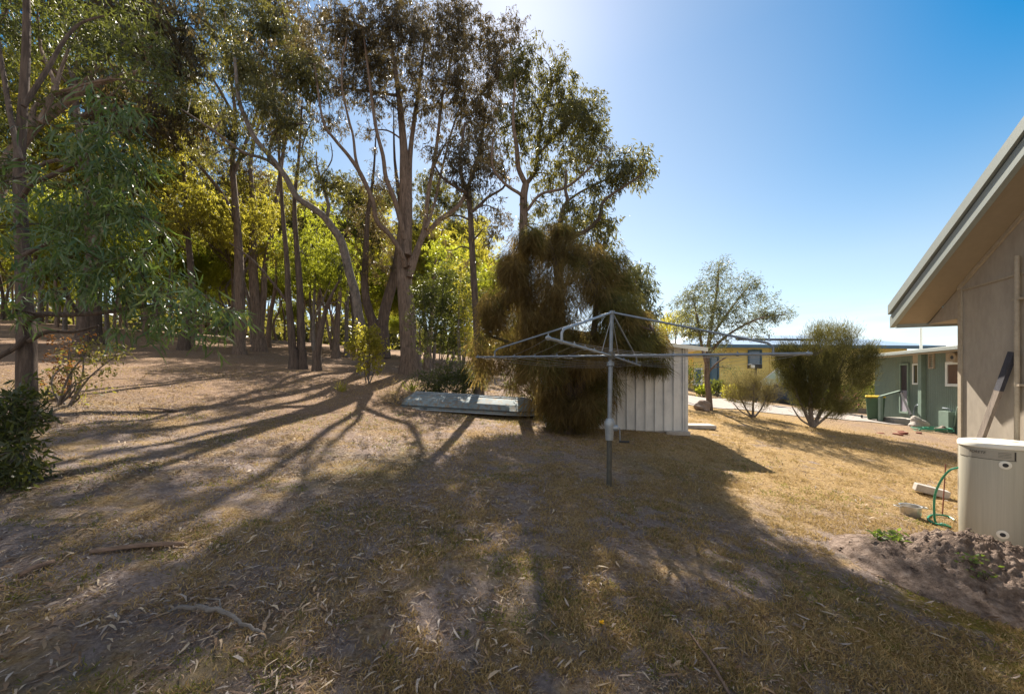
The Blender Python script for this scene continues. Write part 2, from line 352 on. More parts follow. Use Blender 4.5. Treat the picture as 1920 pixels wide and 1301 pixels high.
def ground_mat():
    m, t, b = newmat('dry_yard_ground'); v = objvec(t)
    big = noise(t, .55, 5, .6, v, .3); mid = noise(t, 2.3, 6, .65, v, .2); fine = noise(t, 26, 6, .7, v); grit = noise(t, 85, 8, .85, v); crumb = noise(t, 34, 9, .9, v)
    dirt = ramp(t, fine, [(.25, (.155, .122, .112)), (.5, (.27, .218, .198)), (.75, (.38, .315, .285))])
    straw = ramp(t, fine, [(.25, (.17, .11, .048)), (.5, (.36, .245, .115)), (.75, (.50, .38, .21))])
    green = ramp(t, fine, [(.3, (.055, .06, .018)), (.7, (.16, .14, .05))])
    litter = ramp(t, grit, [(.3, (.10, .06, .042)), (.52, (.27, .18, .12)), (.72, (.50, .38, .27))])
    sep = t.nodes.new('ShaderNodeSeparateXYZ'); t.links.new(v, sep.inputs[0])
    # straw lawn to the right, leaf litter to the left under the trees
    def lin(socket, a, c):
        n = N(t, 'ShaderNodeMapRange'); n.inputs['From Min'].default_value = a; n.inputs['From Max'].default_value = c
        t.links.new(socket, n.inputs['Value']); return n.outputs['Result']
    def math_(op, a, c):
        n = t.nodes.new('ShaderNodeMath'); n.operation = op; n.use_clamp = True
        for i, s in enumerate((a, c)):
            if hasattr(s, 'links'): t.links.new(s, n.inputs[i])
            else: n.inputs[i].default_value = s
        return n.outputs[0]
    right = lin(sep.outputs['X'], -2.5, 2.0)
    g = mixc(t, ramp(t, mid, [(.47, (0, 0, 0)), (.62, (.85, .85, .85))]), dirt, straw)
    g = mixc(t, math_('MULTIPLY', ramp(t, big, [(.52, (0, 0, 0)), (.64, (1, 1, 1))]), .55), g, green)
    lawn = mixc(t, ramp(t, mid, [(.30, (0, 0, 0)), (.42, (1, 1, 1))]), dirt, straw)
    far_right = math_('MULTIPLY', lin(sep.outputs['X'], .5, 3.0), lin(sep.outputs['Y'], 3.6, 5.2))
    g = mixc(t, far_right, g, lawn)
    far_left = math_('MULTIPLY', lin(sep.outputs['X'], .5, -3.0), lin(sep.outputs['Y'], 4.5, 8.0))
    g = mixc(t, math_('MULTIPLY', far_left, .85), g, litter)
    # mossy strip beside the soil mound
    mo = math_('MULTIPLY', math_('MULTIPLY', lin(sep.outputs['X'], 1.4, 2.6), lin(sep.outputs['Y'], 3.3, 2.6)), ramp(t, mid, [(.4, (0, 0, 0)), (.52, (1, 1, 1))]))
    g = mixc(t, math_('MULTIPLY', mo, .75), g, ramp(t, fine, [(.3, (.12, .10, .012)), (.7, (.32, .25, .03))]))
    # bare reddish yard before the green house
    by = math_('MULTIPLY', lin(sep.outputs['X'], 9.0, 11.0), ramp(t, mid, [(.36, (.3, .3, .3)), (.55, (1, 1, 1))]))
    g = mixc(t, math_('MULTIPLY', by, .8), g, ramp(t, fine, [(.3, (.17, .115, .09)), (.7, (.36, .27, .21))]))
    fl = math_('MULTIPLY', lin(sep.outputs['Y'], 40, 75), 1.0)
    g = mixc(t, fl, g, (.12, .10, .06))
    g = mixc(t, .85, g, ramp(t, crumb, [(.36, (.30, .28, .27)), (.5, (.9, .9, .9)), (.62, (1.0, 1.0, 1.0))]), 'MULTIPLY')
    t.links.new(g, b.inputs['Base Color']); b.inputs['Roughness'].default_value = 1; b.inputs['Specular IOR Level'].default_value = .08
    h = mixc(t, .5, fine, crumb); bump(t, b, h, 1, .05); return m
M['ground'] = ground_mat()
def soil_mat():
    m, t, b = newmat('dug_soil'); v = objvec(t)
    f = noise(t, 14, 8, .75, v); f2 = noise(t, 60, 5, .7, v)
    col = ramp(t, f, [(.34, (.085, .062, .05)), (.52, (.20, .152, .125)), (.72, (.35, .28, .235))])
    t.links.new(col, b.inputs['Base Color']); b.inputs['Roughness'].default_value = 1; b.inputs['Specular IOR Level'].default_value = .05
    bump(t, b, mixc(t, .5, f, f2), 1, .04); return m
M['soil'] = soil_mat()
M['path'] = paint('gravel_path', (.30, .265, .24), .95, .14, 0, 3, .5)

# ------------------------------------------------------------------ ground sheet and path
def axis(stops):
    out = []
    for a, b_, st in stops: out.append(np.arange(a, b_, st))
    return np.concatenate(out)
def grid_mesh(name, X, Y, Z, smooth=True):
    ny, nx = X.shape
    V = np.stack([X, Y, Z], -1).reshape(-1, 3)
    i = np.arange(ny * nx).reshape(ny, nx)
    q = np.stack([i[:-1, :-1], i[:-1, 1:], i[1:, 1:], i[1:, :-1]], -1).reshape(-1, 4)
    return raw_mesh(name, V, q.ravel(), np.full(len(q), 4), smooth)
gx = axis([(-3000, -400, 260), (-400, -80, 32), (-80, -24, 4), (-24, -8, .5), (-8, 8, .07), (8, 24, .4), (24, 80, 4), (80, 400, 32), (400, 3001, 260)])
gy = axis([(-300, -40, 52), (-40, -6, 3.4), (-6, .9, .3), (.9, 8, .055), (8, 26, .2), (26, 60, 1.2), (60, 200, 10), (200, 600, 60), (600, 4001, 400)])
XX, YY = np.meshgrid(gx, gy)
ZZ = gz(XX, YY)
micro = rng.normal(0, 1, XX.shape)
micro = (micro + np.roll(micro, 1, 0) + np.roll(micro, 1, 1) + np.roll(micro, (1, 1), (0, 1))) / 2
ZZ += micro * .006 * (np.abs(XX) < 8) * (YY > .9) * (YY < 8)
go = link('ground', grid_mesh('ground', XX, YY, ZZ), M['ground']); tag(go, kind='structure')
# gravel path running behind the shrubs down to the green house
pc = [(1240, 742), (1300, 752), (1380, 759), (1460, 769), (1540, 777), (1620, 785), (1700, 793), (1790, 806)]
pw = [13, 15, 14, 13, 11, 9, 8, 8]
pts = []
for (px, py), hw in zip(pc, pw):
    a = GP(px, py - hw * .6); c = GP(px, py + hw * .6); pts.append((a, c))
PA = []
for i in range(len(pts) - 1):
    for k in range(8):
        f = k / 8; PA.append((pts[i][0] * (1 - f) + pts[i + 1][0] * f, pts[i][1] * (1 - f) + pts[i + 1][1] * f))
PX = np.array([[a * (1 - s) + c * s for s in np.linspace(0, 1, 7)] for a, c in PA])
po = link('path', grid_mesh('path', PX[..., 0], PX[..., 1], gz(PX[..., 0], PX[..., 1]) + .02), M['path']); tag(po, kind='structure')

# ------------------------------------------------------------------ foliage tools
def unit(v): return v / np.maximum(np.linalg.norm(v, axis=-1, keepdims=True), 1e-9)
def leaves(C, D, L, W, seg=1, curl=.25, r=rng):
    """C base points, D directions; seg 1 = lozenge of one quad, seg 2 = sickle leaf of three faces"""
    n = len(C); S = unit(np.cross(D, r.normal(size=(n, 3)))); Nn = unit(np.cross(S, D))
    L = np.broadcast_to(L, n)[:, None]; W = np.broadcast_to(W, n)[:, None]
    if seg == 1:
        V = np.stack([C, C + D * L * .45 + S * W * .5 + Nn * L * .05, C + D * L, C + D * L * .45 - S * W * .5 + Nn * L * .05], 1)
        idx = np.arange(n * 4); return V.reshape(-1, 3), idx, np.full(n, 4)
    cv = (r.choice([-1, 1], n) * r.uniform(.5, 1, n) * curl)[:, None]
    def pt(f): return C + D * L * f + S * L * cv * (f * f) + Nn * L * .12 * math.sin(math.pi * f)
    a, p1, p2, e = pt(0), pt(.33), pt(.68), pt(1.0)
    V = np.stack([a, p1 + S * W * .5, p1 - S * W * .5, p2 + S * W * .42, p2 - S * W * .42, e], 1)
    b = np.arange(n)[:, None] * 6
    idx = (b + np.array([0, 2, 1, 1, 2, 4, 3, 3, 4, 5])).ravel()
    return V.reshape(-1, 3), idx, np.tile([3, 4, 3], n)
def build_leaves(name, V, I, Cn, mat, parent, label=None):
    me = raw_mesh(name, np.concatenate(V) - LOC[parent.name], np.concatenate([i + o for i, o in zip(I, np.cumsum([0] + [len(v) for v in V[:-1]]))]), np.concatenate(Cn))
    o = link(name, me, mat, parent)
    if label: o['label'] = label
    return o
def ball(n, r=rng, power=.55):
    u = unit(r.normal(size=(n, 3))); return u * (r.random(n) ** power)[:, None]
def clump_leaves(c, rad, ntw, per, L, W, droop=1.0, spread=.24, seg=1, r=rng, lenvar=.3, power=.55):
    """leaf sprays: ntw small twigs in an ellipsoid, per leaves on each twig"""
    T = c + ball(ntw, r, power) * rad
    tw = unit(r.normal(size=(ntw, 3)) + (T - c) / np.maximum(rad, .05) * .8 + np.array([0, 0, -.2]))
    f = r.random((ntw, per))
    C = T[:, None, :] + tw[:, None, :] * (f * spread)[..., None] + r.normal(0, spread * .16, (ntw, per, 3))
    D = unit(r.normal(size=(ntw, per, 3)) * .55 + tw[:, None, :] * .35 + np.array([0, 0, -droop]))
    n = ntw * per
    return leaves(C.reshape(-1, 3), D.reshape(-1, 3), L * (1 + lenvar * r.normal(size=n)).clip(.45, 1.8), W * r.uniform(.7, 1.25, n), seg, r=r), T
def smooth_path(pts, rad, k=4):
    pts = np.array(pts, float); rad = np.array(rad, float); n = len(pts)
    if n < 3: 
        f = np.linspace(0, 1, 4)[:, None]; return pts[0] * (1 - f) + pts[-1] * f, np.linspace(rad[0], rad[-1], 4)
    out, ro = [], []
    for i in range(n - 1):
        p0, p1, p2, p3 = pts[max(i - 1, 0)], pts[i], pts[i + 1], pts[min(i + 2, n - 1)]
        for j in range(k):
            t = j / k
            out.append(.5 * (2 * p1 + (p2 - p0) * t + (2 * p0 - 5 * p1 + 4 * p2 - p3) * t * t + (3 * p1 - p0 - 3 * p2 + p3) * t ** 3))
            ro.append(rad[i] * (1 - t) + rad[i + 1] * t)
    out.append(pts[-1]); ro.append(rad[-1]); return np.array(out), np.array(ro)
def wob(pts, amp, r=rng):
    p = np.array(pts); n = len(p); w_ = r.normal(0, amp, p.shape); w_[0] = 0; return p + w_
class Tree:
    def __init__(s, name, label, cat, base, group=None, barkm='bark_gum', leafm='leaf_olive'):
        s.root = thing(name, label, cat, base, group); s.base = np.array(base, float)
        s.tr = MB(); s.tw = MB(); s.V, s.I, s.C = [], [], []; s.nodes = []; s.bark = M[barkm]; s.leaf = M[leafm]; s.extra = []
    def limb(s, pts, rad, n=8, wobble=0.0):
        if np.isscalar(rad): rad = [rad, rad * .5]
        if len(rad) != len(pts): rad = np.interp(np.linspace(0, 1, len(pts)), np.linspace(0, 1, len(rad)), rad)
        p, rr = smooth_path(pts, rad)
        if wobble: p = wob(p, wobble)
        s.tr.tube(p, rr, n); s.nodes += [(q, x) for q, x in zip(p, rr)]; return p
    def flare(s, at, r0, h=.5, k=1.5):
        s.tr.tube([at + np.array([0, 0, -.25]), at + np.array([0, 0, .03]), at + np.array([0, 0, h * .4]), at + np.array([0, 0, h])], [r0 * k * 1.1, r0 * k, r0 * 1.15, r0 * .96], 12)
    def clump(s, c, rad, ntw, per, L, W, twigs=5, connect=True, sub=None, **kw):
        c = np.array(c, float); rad = np.array(rad, float)
        (V, I, Cn), T = clump_leaves(c, rad, ntw, per, L, W, **kw)
        tgt = (s.V, s.I, s.C)
        tgt[0].append(V); tgt[1].append(I); tgt[2].append(Cn)
        if connect and s.nodes:
            A = np.array([q for q, _ in s.nodes]); dv = c - A
            cost = np.linalg.norm(dv, axis=1) + 1.2 * np.maximum(0, -dv[:, 2])
            k = int(np.argmin(cost)); a = A[k]; ra = min(s.nodes[k][1] * .55, .012 + .02 * np.linalg.norm(dv[k]))
            mid = (a + c) / 2 + np.array([0, 0, .12 * np.linalg.norm(dv[k])]) + rng.normal(0, .06 * np.linalg.norm(dv[k]), 3)
            p, rr = smooth_path([a, mid, c], [ra, ra * .75, max(.004, ra * .4)])
            s.tr.tube(p, rr, 6)
            for q in T[rng.choice(len(T), min(twigs, len(T)), replace=False)]:
                b0 = p[rng.integers(len(p) // 2, len(p))]
                m_ = (b0 + q) / 2 + rng.normal(0, .05 * np.linalg.norm(q - b0), 3)
                s.tr.tube([b0, m_, q], [max(.004, ra * .35), .004, .002], 4, cap=False)
        return T
    def finish(s, leafname='crown', trunkname='trunk', barkmat=None):
        if s.tr.v: s.tr.build(trunkname, barkmat or s.bark, s.root, smooth=True)
        if s.V: build_leaves(leafname, s.V, s.I, s.C, s.leaf, s.root)
        return s.root
def px_limb(t, pts, ws, d, dy=None, n=8, wobble=0.0):
    dy = dy or [0] * len(pts)
    if np.isscalar(dy): dy = [dy * i / (len(pts) - 1) for i in range(len(pts))]
    q = [P(x, y, d + e) for (x, y), e in zip(pts, dy)]
    if len(ws) != len(pts): ws = np.interp(np.linspace(0, 1, len(pts)), np.linspace(0, 1, len(ws)), ws)
    return t.limb(q, [wv / 2 / FPX * d for wv in ws], n, wobble)
DENS = 5.6
def px_clumps(t, lst, d, dens, per, L, W, depth=1.0, jitter=.5, **kw):
    """crown masses: centre and half size in photo pixels at the tree's own distance, given real depth"""
    dens = dens * DENS
    for c in lst:
        cx, cy, rx, ry = c[:4]; k = (c[4] if len(c) > 4 else 1.0) * (rng.choice([.55, .9, 1.25, 1.6]) if dens > 140 and rx > 20 else 1); off = c[5] if len(c) > 5 else rng.uniform(-jitter, jitter)
        dd = d + off; a, b_ = rx / FPX * dd, ry / FPX * dd; e = depth * (a + b_) / 2
        t.clump(P(cx, cy, dd), (a, e, b_), max(4, int(dens * k * a * b_)), per, L, W, **kw)

# ------------------------------------------------------------------ walls in their own frame
class Frame:
    """an upright wall plane: origin o, direction d along the wall (away from the camera), outward normal n"""
    def __init__(s, o, d, flip=1):
        s.o = np.array([o[0], o[1], 0.]); d = np.array([d[0], d[1], 0.]); s.d = d / np.linalg.norm(d)
        s.n = np.array([-s.d[1], s.d[0], 0.]) * flip
    def pix(s, px, py, off=0.0):
        o = s.o + s.n * off; p = PLN(px, py, o, s.d); return float((p - o).dot(s.d)), float(p[2])
    def w(s, u, z, off=0.0): return s.o + s.d * u + s.n * off + np.array([0, 0, z])
    def box(s, mb, u0, u1, z0, z1, o0, o1):
        return mb.hexa([s.w(u, z, o) for z in (z0, z1) for u, o in ((u0, o0), (u1, o0), (u1, o1), (u0, o1))])
    def ring(s, mb, u0, u1, z0, z1, o0, o1, t):
        s.box(mb, u0, u1, z0, z0 + t, o0, o1); s.box(mb, u0, u1, z1 - t, z1, o0, o1)
        s.box(mb, u0, u0 + t, z0 + t, z1 - t, o0, o1); s.box(mb, u1 - t, u1, z0 + t, z1 - t, o0, o1)
    def ribs(s, mb, u0, u1, z0, z1, pitch, depth, off, top=None, shape=((0, 0), (.30, 0), (.38, 1), (.62, 1), (.70, 0))):
        us = []; k = 0
        while u0 + k * pitch < u1:
            for f, h in shape:
                u = u0 + (k + f) * pitch
                if u <= u1: us.append((u, h))
            k += 1
        us.append((u1, 0))
        zt = (lambda u: z1) if top is None else top
        v = []; f = []
        for u, h in us: v += [s.w(u, z0, off + depth * h), s.w(u, zt(u), off + depth * h)]
        for i in range(len(us) - 1): f.append((2 * i, 2 * i + 2, 2 * i + 3, 2 * i + 1))
        mb.add(v, f); return mb

# ------------------------------------------------------------------ near house (right edge): sheet wall under a steep boxed gable
HF = Frame((5.895 - .34 * 5.0, 0), (.34, 1))
uc = HF.pix(1800, 700)[0]
hz = G(*HF.w(uc, 0)[:2])[2] - .25
OV = .402
A1 = HF.pix(1673, 573, OV); A2 = HF.pix(1920, 235, OV); B1 = HF.pix(1676, 597, OV)
slope = (A2[1] - A1[1]) / (A1[0] - A2[0])
u_e = A1[0]; uR = uc - 3.3                                             # eave tip, ridge
zt = lambda u: A1[1] + slope * (u_e - u)                               # top line of the roof edge
house = thing('cream_house', 'cream sheet clad house with steep overhanging gable behind the cream water heater', 'house', HF.w(uc, hz))
TK = .30                                                                # roof build-up measured upright
sof = lambda u: zt(u) - TK
m = MB(); HW = 8.0
zc = sof(uc)
uL = 2 * uR - uc
vv = [HF.w(uc, hz, 0), HF.w(uL, hz, 0), HF.w(uL, zc, 0), HF.w(uR, sof(uR), 0), HF.w(uc, zc, 0)]
vb = [p - HF.n * HW for p in vv]
m.add(vv + vb, [(0, 1, 2, 3, 4), (9, 8, 7, 6, 5), (0, 4, 9, 5), (1, 6, 7, 2), (0, 5, 6, 1)])
m.build('wall', M['render'], house)
m = MB()
for u0, u1 in ((u_e, uR), (2 * uR - u_e, uR)):
    q = []
    for off in (OV + .012, -HW - .4):
        q += [HF.w(u0, A1[1], off), HF.w(u1, zt(uR), off)]
    lo = [p - np.array([0, 0, .05]) for p in q]
    m.hexa([lo[0], lo[1], lo[3], lo[2], q[0], q[1], q[3], q[2]])
roof = m.build('roof', M['roofdark'], house)
m = MB(); m2_ = MB(); m3 = MB()
def band(mb, u0, u1, t0, t1, o0, o1):      # sloping band between depths t0,t1 under the roof line
    P8 = []
    for t in (t1, t0):
        for u, o in ((u0, o0), (u1, o0), (u1, o1), (u0, o1)):
            zz = zt(u) if u >= uR else zt(2 * uR - u)
            P8.append(HF.w(u, zz - t, o))
    mb.hexa(P8)
for ua, ub in ((u_e, uR), (2 * uR - u_e, uR)):
    band(m, ua, ub, .0, .135, OV + .015, OV + .055)                      # capping
    band(m, ua, ub, .17, .335, OV - .03, OV + .03)                       # barge board
    band(m2_, ua, ub, .05, .17, OV - .02, OV + .012)                      # shadow gap strip
    band(m3, ua, ub, TK - .012, TK + .0, -.0, OV - .032)                     # soffit sheet
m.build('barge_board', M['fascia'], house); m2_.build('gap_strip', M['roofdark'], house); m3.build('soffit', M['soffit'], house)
m = MB()                                                                # boxed eave end beyond the corner
ue2 = u_e - .02
m.add([HF.w(uc, sof(uc), .0), HF.w(ue2, sof(ue2) - .02, .0), HF.w(uc, sof(ue2) - .02, .0), HF.w(uc, sof(uc), -HW), HF.w(ue2, sof(ue2) - .02, -HW), HF.w(uc, sof(ue2) - .02, -HW)],
      [(0, 1, 2), (5, 4, 3), (1, 4, 5, 2)])
m.build('eave_box', M['render'], house)
m = MB(); HF.box(m, ue2, ue2 + .03, A1[1] - .34, A1[1] - .06, -HW, OV - .04); m.build('eave_board', M['fascia'], house)
m = MB()                                                                # slim corner stop, joint cover strips
HF.box(m, uc - .05, uc + .004, hz, zc - .02, .003, .022)
q1 = HF.pix(1803, 545); 
HF.box(m, uL + .05, uc - .055, q1[1] - .012, q1[1] + .012, .003, .014)
band(m, uc, uR, TK + .003, TK + .05, .003, .03)
m.build('batten', M['trim'], house)
m = MB(); qa = HF.pix(1908, 480, .04); qb = HF.pix(1906, 840, .04)
m.tube([HF.w(qa[0], qa[1], .045), HF.w(qa[0], qb[1] - .3, .045)], .022, 10)
for k in (.25, .75): HF.box(m, qa[0] - .05, qa[0] + .05, qa[1] - 1.9 * k - .012, qa[1] - 1.9 * k + .012, .004, .062)
m.build('conduit', M['trim'], house, smooth=True)

# weathered plank leaning on the wall
m = MB(); a = HF.pix(1845, 812, .16); c = HF.pix(1898, 660, .04)
pa, pb = HF.w(a[0], a[1], .17), HF.w(c[0], c[1], .035); pa = pa + (pa - pb) * .55
mid = pa + (pb - pa) * .70
tag(m.bar(pa, mid, .075, .035, HF.n).build('plank', M['wood'], None), 'weathered grey plank with charred top leaning on cream wall', 'plank')
pl = bpy.data.objects['plank']
MB().bar(mid, pb, .077, .037, HF.n).build('charred_end', M['charred'], pl)

# ------------------------------------------------------------------ water heater
hc = np.array([5.13, 4.02]); hr = .275; hb = -.06
H_ = thing('water_heater', 'cream cylindrical hot water heater standing by the cream house wall', 'water heater', (hc[0], hc[1], hb))
c3 = (hc[0], hc[1], hb)
MB().lathe(c3, [(hr - .01, 0), (hr, .015), (hr, 1.045), (hr - .012, 1.05)], 72).build('tank', M['cream'], H_, smooth=True)
MB().lathe(c3, [(hr + .002, 1.045), (hr + .012, 1.05), (hr + .012, 1.083), (hr + .004, 1.096), (hr - .02, 1.101), (.02, 1.106)], 72).build('lid', M['lid'], H_, smooth=True)
def on_tank(px, py):                         # where the photo's ray meets the drum
    a = (px - 960) / FPX; A = a * a + 1; B = -2 * (a * hc[0] + hc[1]); C_ = hc[0] ** 2 + hc[1] ** 2 - hr * hr
    t = (-B - math.sqrt(max(0, B * B - 4 * A * C_))) / (2 * A); p = np.array([a * t, t, EYE - (py - HOR) / FPX * t])
    return math.atan2(p[1] - hc[1], p[0] - hc[0]), p[2]
def arcplate(mb, a0, a1, z0, z1, r0, n=16):
    v = []; f = []
    for i in range(n + 1):
        a = a0 + (a1 - a0) * i / n; v += [(hc[0] + r0 * math.cos(a), hc[1] + r0 * math.sin(a), z) for z in (z0, z1)]
    for i in range(n): f.append((2 * i, 2 * i + 2, 2 * i + 3, 2 * i + 1))
    return mb.add(v, f)
aL, zL = on_tank(1801, 838); aR, zR = on_tank(1906, 847)
if aL > 0: aL -= 2 * math.pi
if aR > 0: aR -= 2 * math.pi
ztop = hb + 1.03; zbot = ztop - .095
lp = arcplate(MB(), aL, aR, zbot, ztop, hr + .0015).build('label_plate', M['labelplate'], H_)
m = MB(); arcplate(m, aR - .05, aR - .008, zbot + .005, ztop - .005, hr + .003, 3); arcplate(m, aL, aR, zbot - .001, zbot + .004, hr + .003)
for k in range(4): arcplate(m, aR - .42, aR - .12, ztop - .022 - k * .015, ztop - .019 - k * .015, hr + .003, 6)
m.build('label_print', M['lettering'], lp)
def text_mesh(s, size):
    cu = bpy.data.curves.new('txt', 'FONT'); cu.body = s; cu.size = size; cu.shear = .3; cu.extrude = 0; cu.resolution_u = 3
    o = bpy.data.objects.new('txt', cu); COL.objects.link(o); dg = bpy.context.evaluated_depsgraph_get(); dg.update()
    me = bpy.data.meshes.new_from_object(o.evaluated_get(dg)); bpy.data.objects.remove(o)
    V = np.array([v.co[:] for v in me.vertices]); F = [tuple(p.vertices) for p in me.polygons]; return V, F
V, F = text_mesh('TORETE', .036)
aT, zT = on_tank(1817, 835)
if aT > 0: aT -= 2 * math.pi
MB().add([(hc[0] + (hr + .004) * math.cos(aT + x / hr), hc[1] + (hr + .004) * math.sin(aT + x / hr), zbot + .052 + y) for x, y, _ in V], F).build('lettering', M['lettering'], lp)
for px, py in ((1885, 872), (1880, 1002)):
    a, z = on_tank(px, py); dr = np.array([math.cos(a), math.sin(a), 0]); p = np.array([hc[0], hc[1], z]) + dr * hr
    cap = MB().tube([p - dr * .004, p + dr * .006, p + dr * .01], [.042, .042, .032], 24).build('port_ring', M['lid'], H_, smooth=True)
    MB().tube([p + dr * .0, p + dr * .013], [.02, .02], 16).build('port_plug', M['dark'], cap, smooth=True)
for a, rr in ((2.2, .17), (-.9, .1)): MB().lathe((hc[0] + rr * math.cos(a), hc[1] + rr * math.sin(a), hb + 1.101), [(.032, 0), (.03, .008), (.01, .01)], 16).build('lid_plug', M['trim'], H_, smooth=True)
MB().box((hc[0], hc[1], hb - .10), (.62, .62, .2)).build('base_slab', M['concrete'], H_, bevel=.01)

# ------------------------------------------------------------------ soil mound, weeds, pot, hose, offcut
mc = np.array([4.02, 3.20]); ang = R(-27)
rr_ = np.concatenate([np.linspace(0, 1, 70), [1.04]]); th = np.linspace(0, 2 * math.pi, 181)
RR, TH = np.meshgrid(rr_, th); ex, ey = 1.06, .72
lx, ly = RR * np.cos(TH) * ex, RR * np.sin(TH) * ey
MX = mc[0] + lx * math.cos(ang) - ly * math.sin(ang); MY = mc[1] + lx * math.sin(ang) + ly * math.cos(ang)
hh = .335 * np.clip(1 - RR ** 1.5, 0, 1) ** 1.15 * (1 + .18 * np.sin(3.1 * MX + 2) * np.sin(4.3 * MY))
cl = sum(a * np.sin(f * MX + p) * np.sin(f * 1.13 * MY + q) for a, f, p, q in [(.03, 8, 1, 2), (.022, 17, .3, 4), (.016, 29, 2, 1), (.010, 53, 5, 2)])
cl = .6 * cl + .045 * (vnoise(MX + 50, MY + 50, 9, 5) - .5) + .035 * np.abs(vnoise(MX + 50, MY + 50, 19, 6) - .5) + .05 * (vnoise(MX + 50, MY + 50, 37, 7) - .5) + rng.normal(0, .006, cl.shape)
edge = 1 + .10 * np.sin(3 * TH + 1) + .05 * np.sin(7 * TH)
MZ = gz(MX, MY) + hh + cl * np.clip(2.2 * (1 - RR), .12, 1) - np.where(RR > 1.01, .12, 0) + .004
mo = link('soil_mound', grid_mesh('soil_mound', MX, MY, MZ), M['soil']); tag(mo, 'low mound of crumbly grey brown dug soil in front of heater', 'soil mound')
def mound_z(x, y):
    return float(MZ.ravel()[np.argmin((MX.ravel() - x) ** 2 + (MY.ravel() - y) ** 2)])
m = MB()                                      # crumbs belonging to the mound surface
for _ in range(900):
    k = rng.integers(0, MX.size); x, y, z = MX.ravel()[k], MY.ravel()[k], MZ.ravel()[k]
    if z < float(gz(x, y)) + .01: continue
    s = .004 + .02 * rng.random() ** 3; pts = unit(rng.normal(size=(6, 3))) * s * rng.uniform(.6, 1.2, (6, 1)) + (x, y, z)
    m.add(pts, [(0, 1, 2), (0, 2, 3), (0, 3, 4), (0, 4, 1), (5, 2, 1), (5, 3, 2), (5, 4, 3), (5, 1, 4)])
m.build('soil_crumbs', M['soil'], mo)
def weed(px, py, d, rad, n, label, name='weed', mat='weed', L=.06, W=.035, hgt=.08, z=None):
    p = P(px, py, d); p[2] = (mound_z(p[0], p[1]) if z is None else z) - .01
    t = thing(name, label, 'weed', p)
    C = np.repeat(p[None], n, 0) + np.stack([rng.normal(0, rad, n), rng.normal(0, rad * .6, n), rng.uniform(.005, hgt, n)], -1)
    D = unit(np.stack([rng.normal(size=n), rng.normal(size=n), rng.uniform(-.1, .7, n)], -1))
    V, I, Cn = leaves(C, D, L * rng.uniform(.6, 1.3, n), W, 1); build_leaves('leaf_spray', [V], [I], [Cn], M[mat], t)
    m = MB()
    for k in range(7): e = C[rng.integers(n)]; m.tube([p + (0, 0, -.02), (p + e) / 2 + (0, 0, .02), e], .003, 4, cap=False)
    m.build('stem', M['twig'], t)
weed(1665, 998, 3.55, .10, 60, 'leafy green weed on the left crest of the soil mound')
weed(1825, 1072, 3.05, .06, 34, 'small green weed halfway down the right side of the soil mound', L=.045, W=.02)
weed(1845, 1110, 2.95, .045, 24, 'tiny green weed lowest on the soil mound', L=.04, W=.018)

pp = GP(1707, 966); pot = thing('cooking_pot', 'dented stainless cooking pot left on the dry grass near the hose', 'pot', pp)
MB().lathe(pp + (0, 0, -.01), [(.085, 0), (.095, .012), (.10, .13), (.108, .134), (.108, .138), (.094, .136), (.09, .02), (.02, .016)], 40).build('bowl', M['steel'], pot, smooth=True)
for s, lab in ((-1, 1), (1, 1)):
    d0 = np.array([s * .96, -.28 * s, 0]); q = pp + d0 * .103 + (0, 0, .11); sv = np.array([-d0[1], d0[0], 0])
    MB().tube([q + sv * .035, q + sv * .035 + d0 * .05, q + d0 * .06, q - sv * .035 + d0 * .05, q - sv * .035], .007, 8).build('handle', M['steel'], pot, smooth=True)
oc = GP(1757, 934) + (0.02, 0.12, .05)
m = MB().bar(oc + (-.13, .09, .07), oc + (.17, -.10, -.01), .15, .11); tag(m.build('timber_offcut', M['concrete'], None, bevel=.012), 'pale weathered timber block lying behind the green hose', 'timber block')
hp = [P(1800, 876, 4.25), P(1780, 882, 4.3), P(1762, 905, 4.45), P(1752, 935, 4.6), P(1754, 952, 4.65), P(1768, 962, 4.6), P(1782, 970, 4.55), P(1770, 976, 4.55), P(1752, 966, 4.6), P(1740, 958, 4.7), P(1748, 952, 4.9), P(1775, 948, 4.9), P(1790, 944, 4.8)]
for i in range(4, len(hp)): hp[i][2] = max(float(gz(hp[i][0], hp[i][1])) + .012, float(gz(hp[i][0], hp[i][1])) + .015 + .01 * (i % 2))
q_, _ = smooth_path(hp, [1] * len(hp), 8)
ho = MB().tube(q_, .011, 8).build('garden_hose', M['hose'], None, smooth=True); tag(ho, 'green garden hose arching from the heater down to a coil beside the pot', 'hose')
st = GP(1767, 965); tag(MB().tube([st, P(1773, 870, st[1] + .1)], [.007, .006], 6).build('metal_rod', M['brick'], None), 'thin rusty rod standing upright behind the hose', 'rod')

# ------------------------------------------------------------------ rotary clothesline
D0 = 4.7; gb = GP(1142, 906); gb = np.array([P(1142, 905, D0)[0], D0, float(gz(P(1142, 905, D0)[0], D0)) - .05])
hoist = thing('rotary_clothesline', 'grey steel rotary clothesline with four arms standing in the yard', 'clothesline', gb)
top = P(1147, 585, D0); hub = P(1146, 667, D0); slv = P(1144.5, 682, D0); crk = P(1143, 786, D0); crk2 = P(1142.5, 824, D0); bot = P(1142, 909, D0)
MB().tube([bot + (0, 0, -.06), crk2], .032, 16).build('lower_post', M['rust_post'], hoist, smooth=True)
MB().tube([crk + (0, 0, -.05), slv], .028, 16).build('sleeve', M['galv'], hoist, smooth=True)
MB().tube([slv, top], .023, 14).build('inner_post', M['galv'], hoist, smooth=True)
MB().tube([slv + (0, 0, -.03), slv + (0, 0, -.025), slv + (0, 0, .02), slv + (0, 0, .025)], [.036, .045, .045, .03], 16).build('collar', M['galv'], hoist, smooth=True)
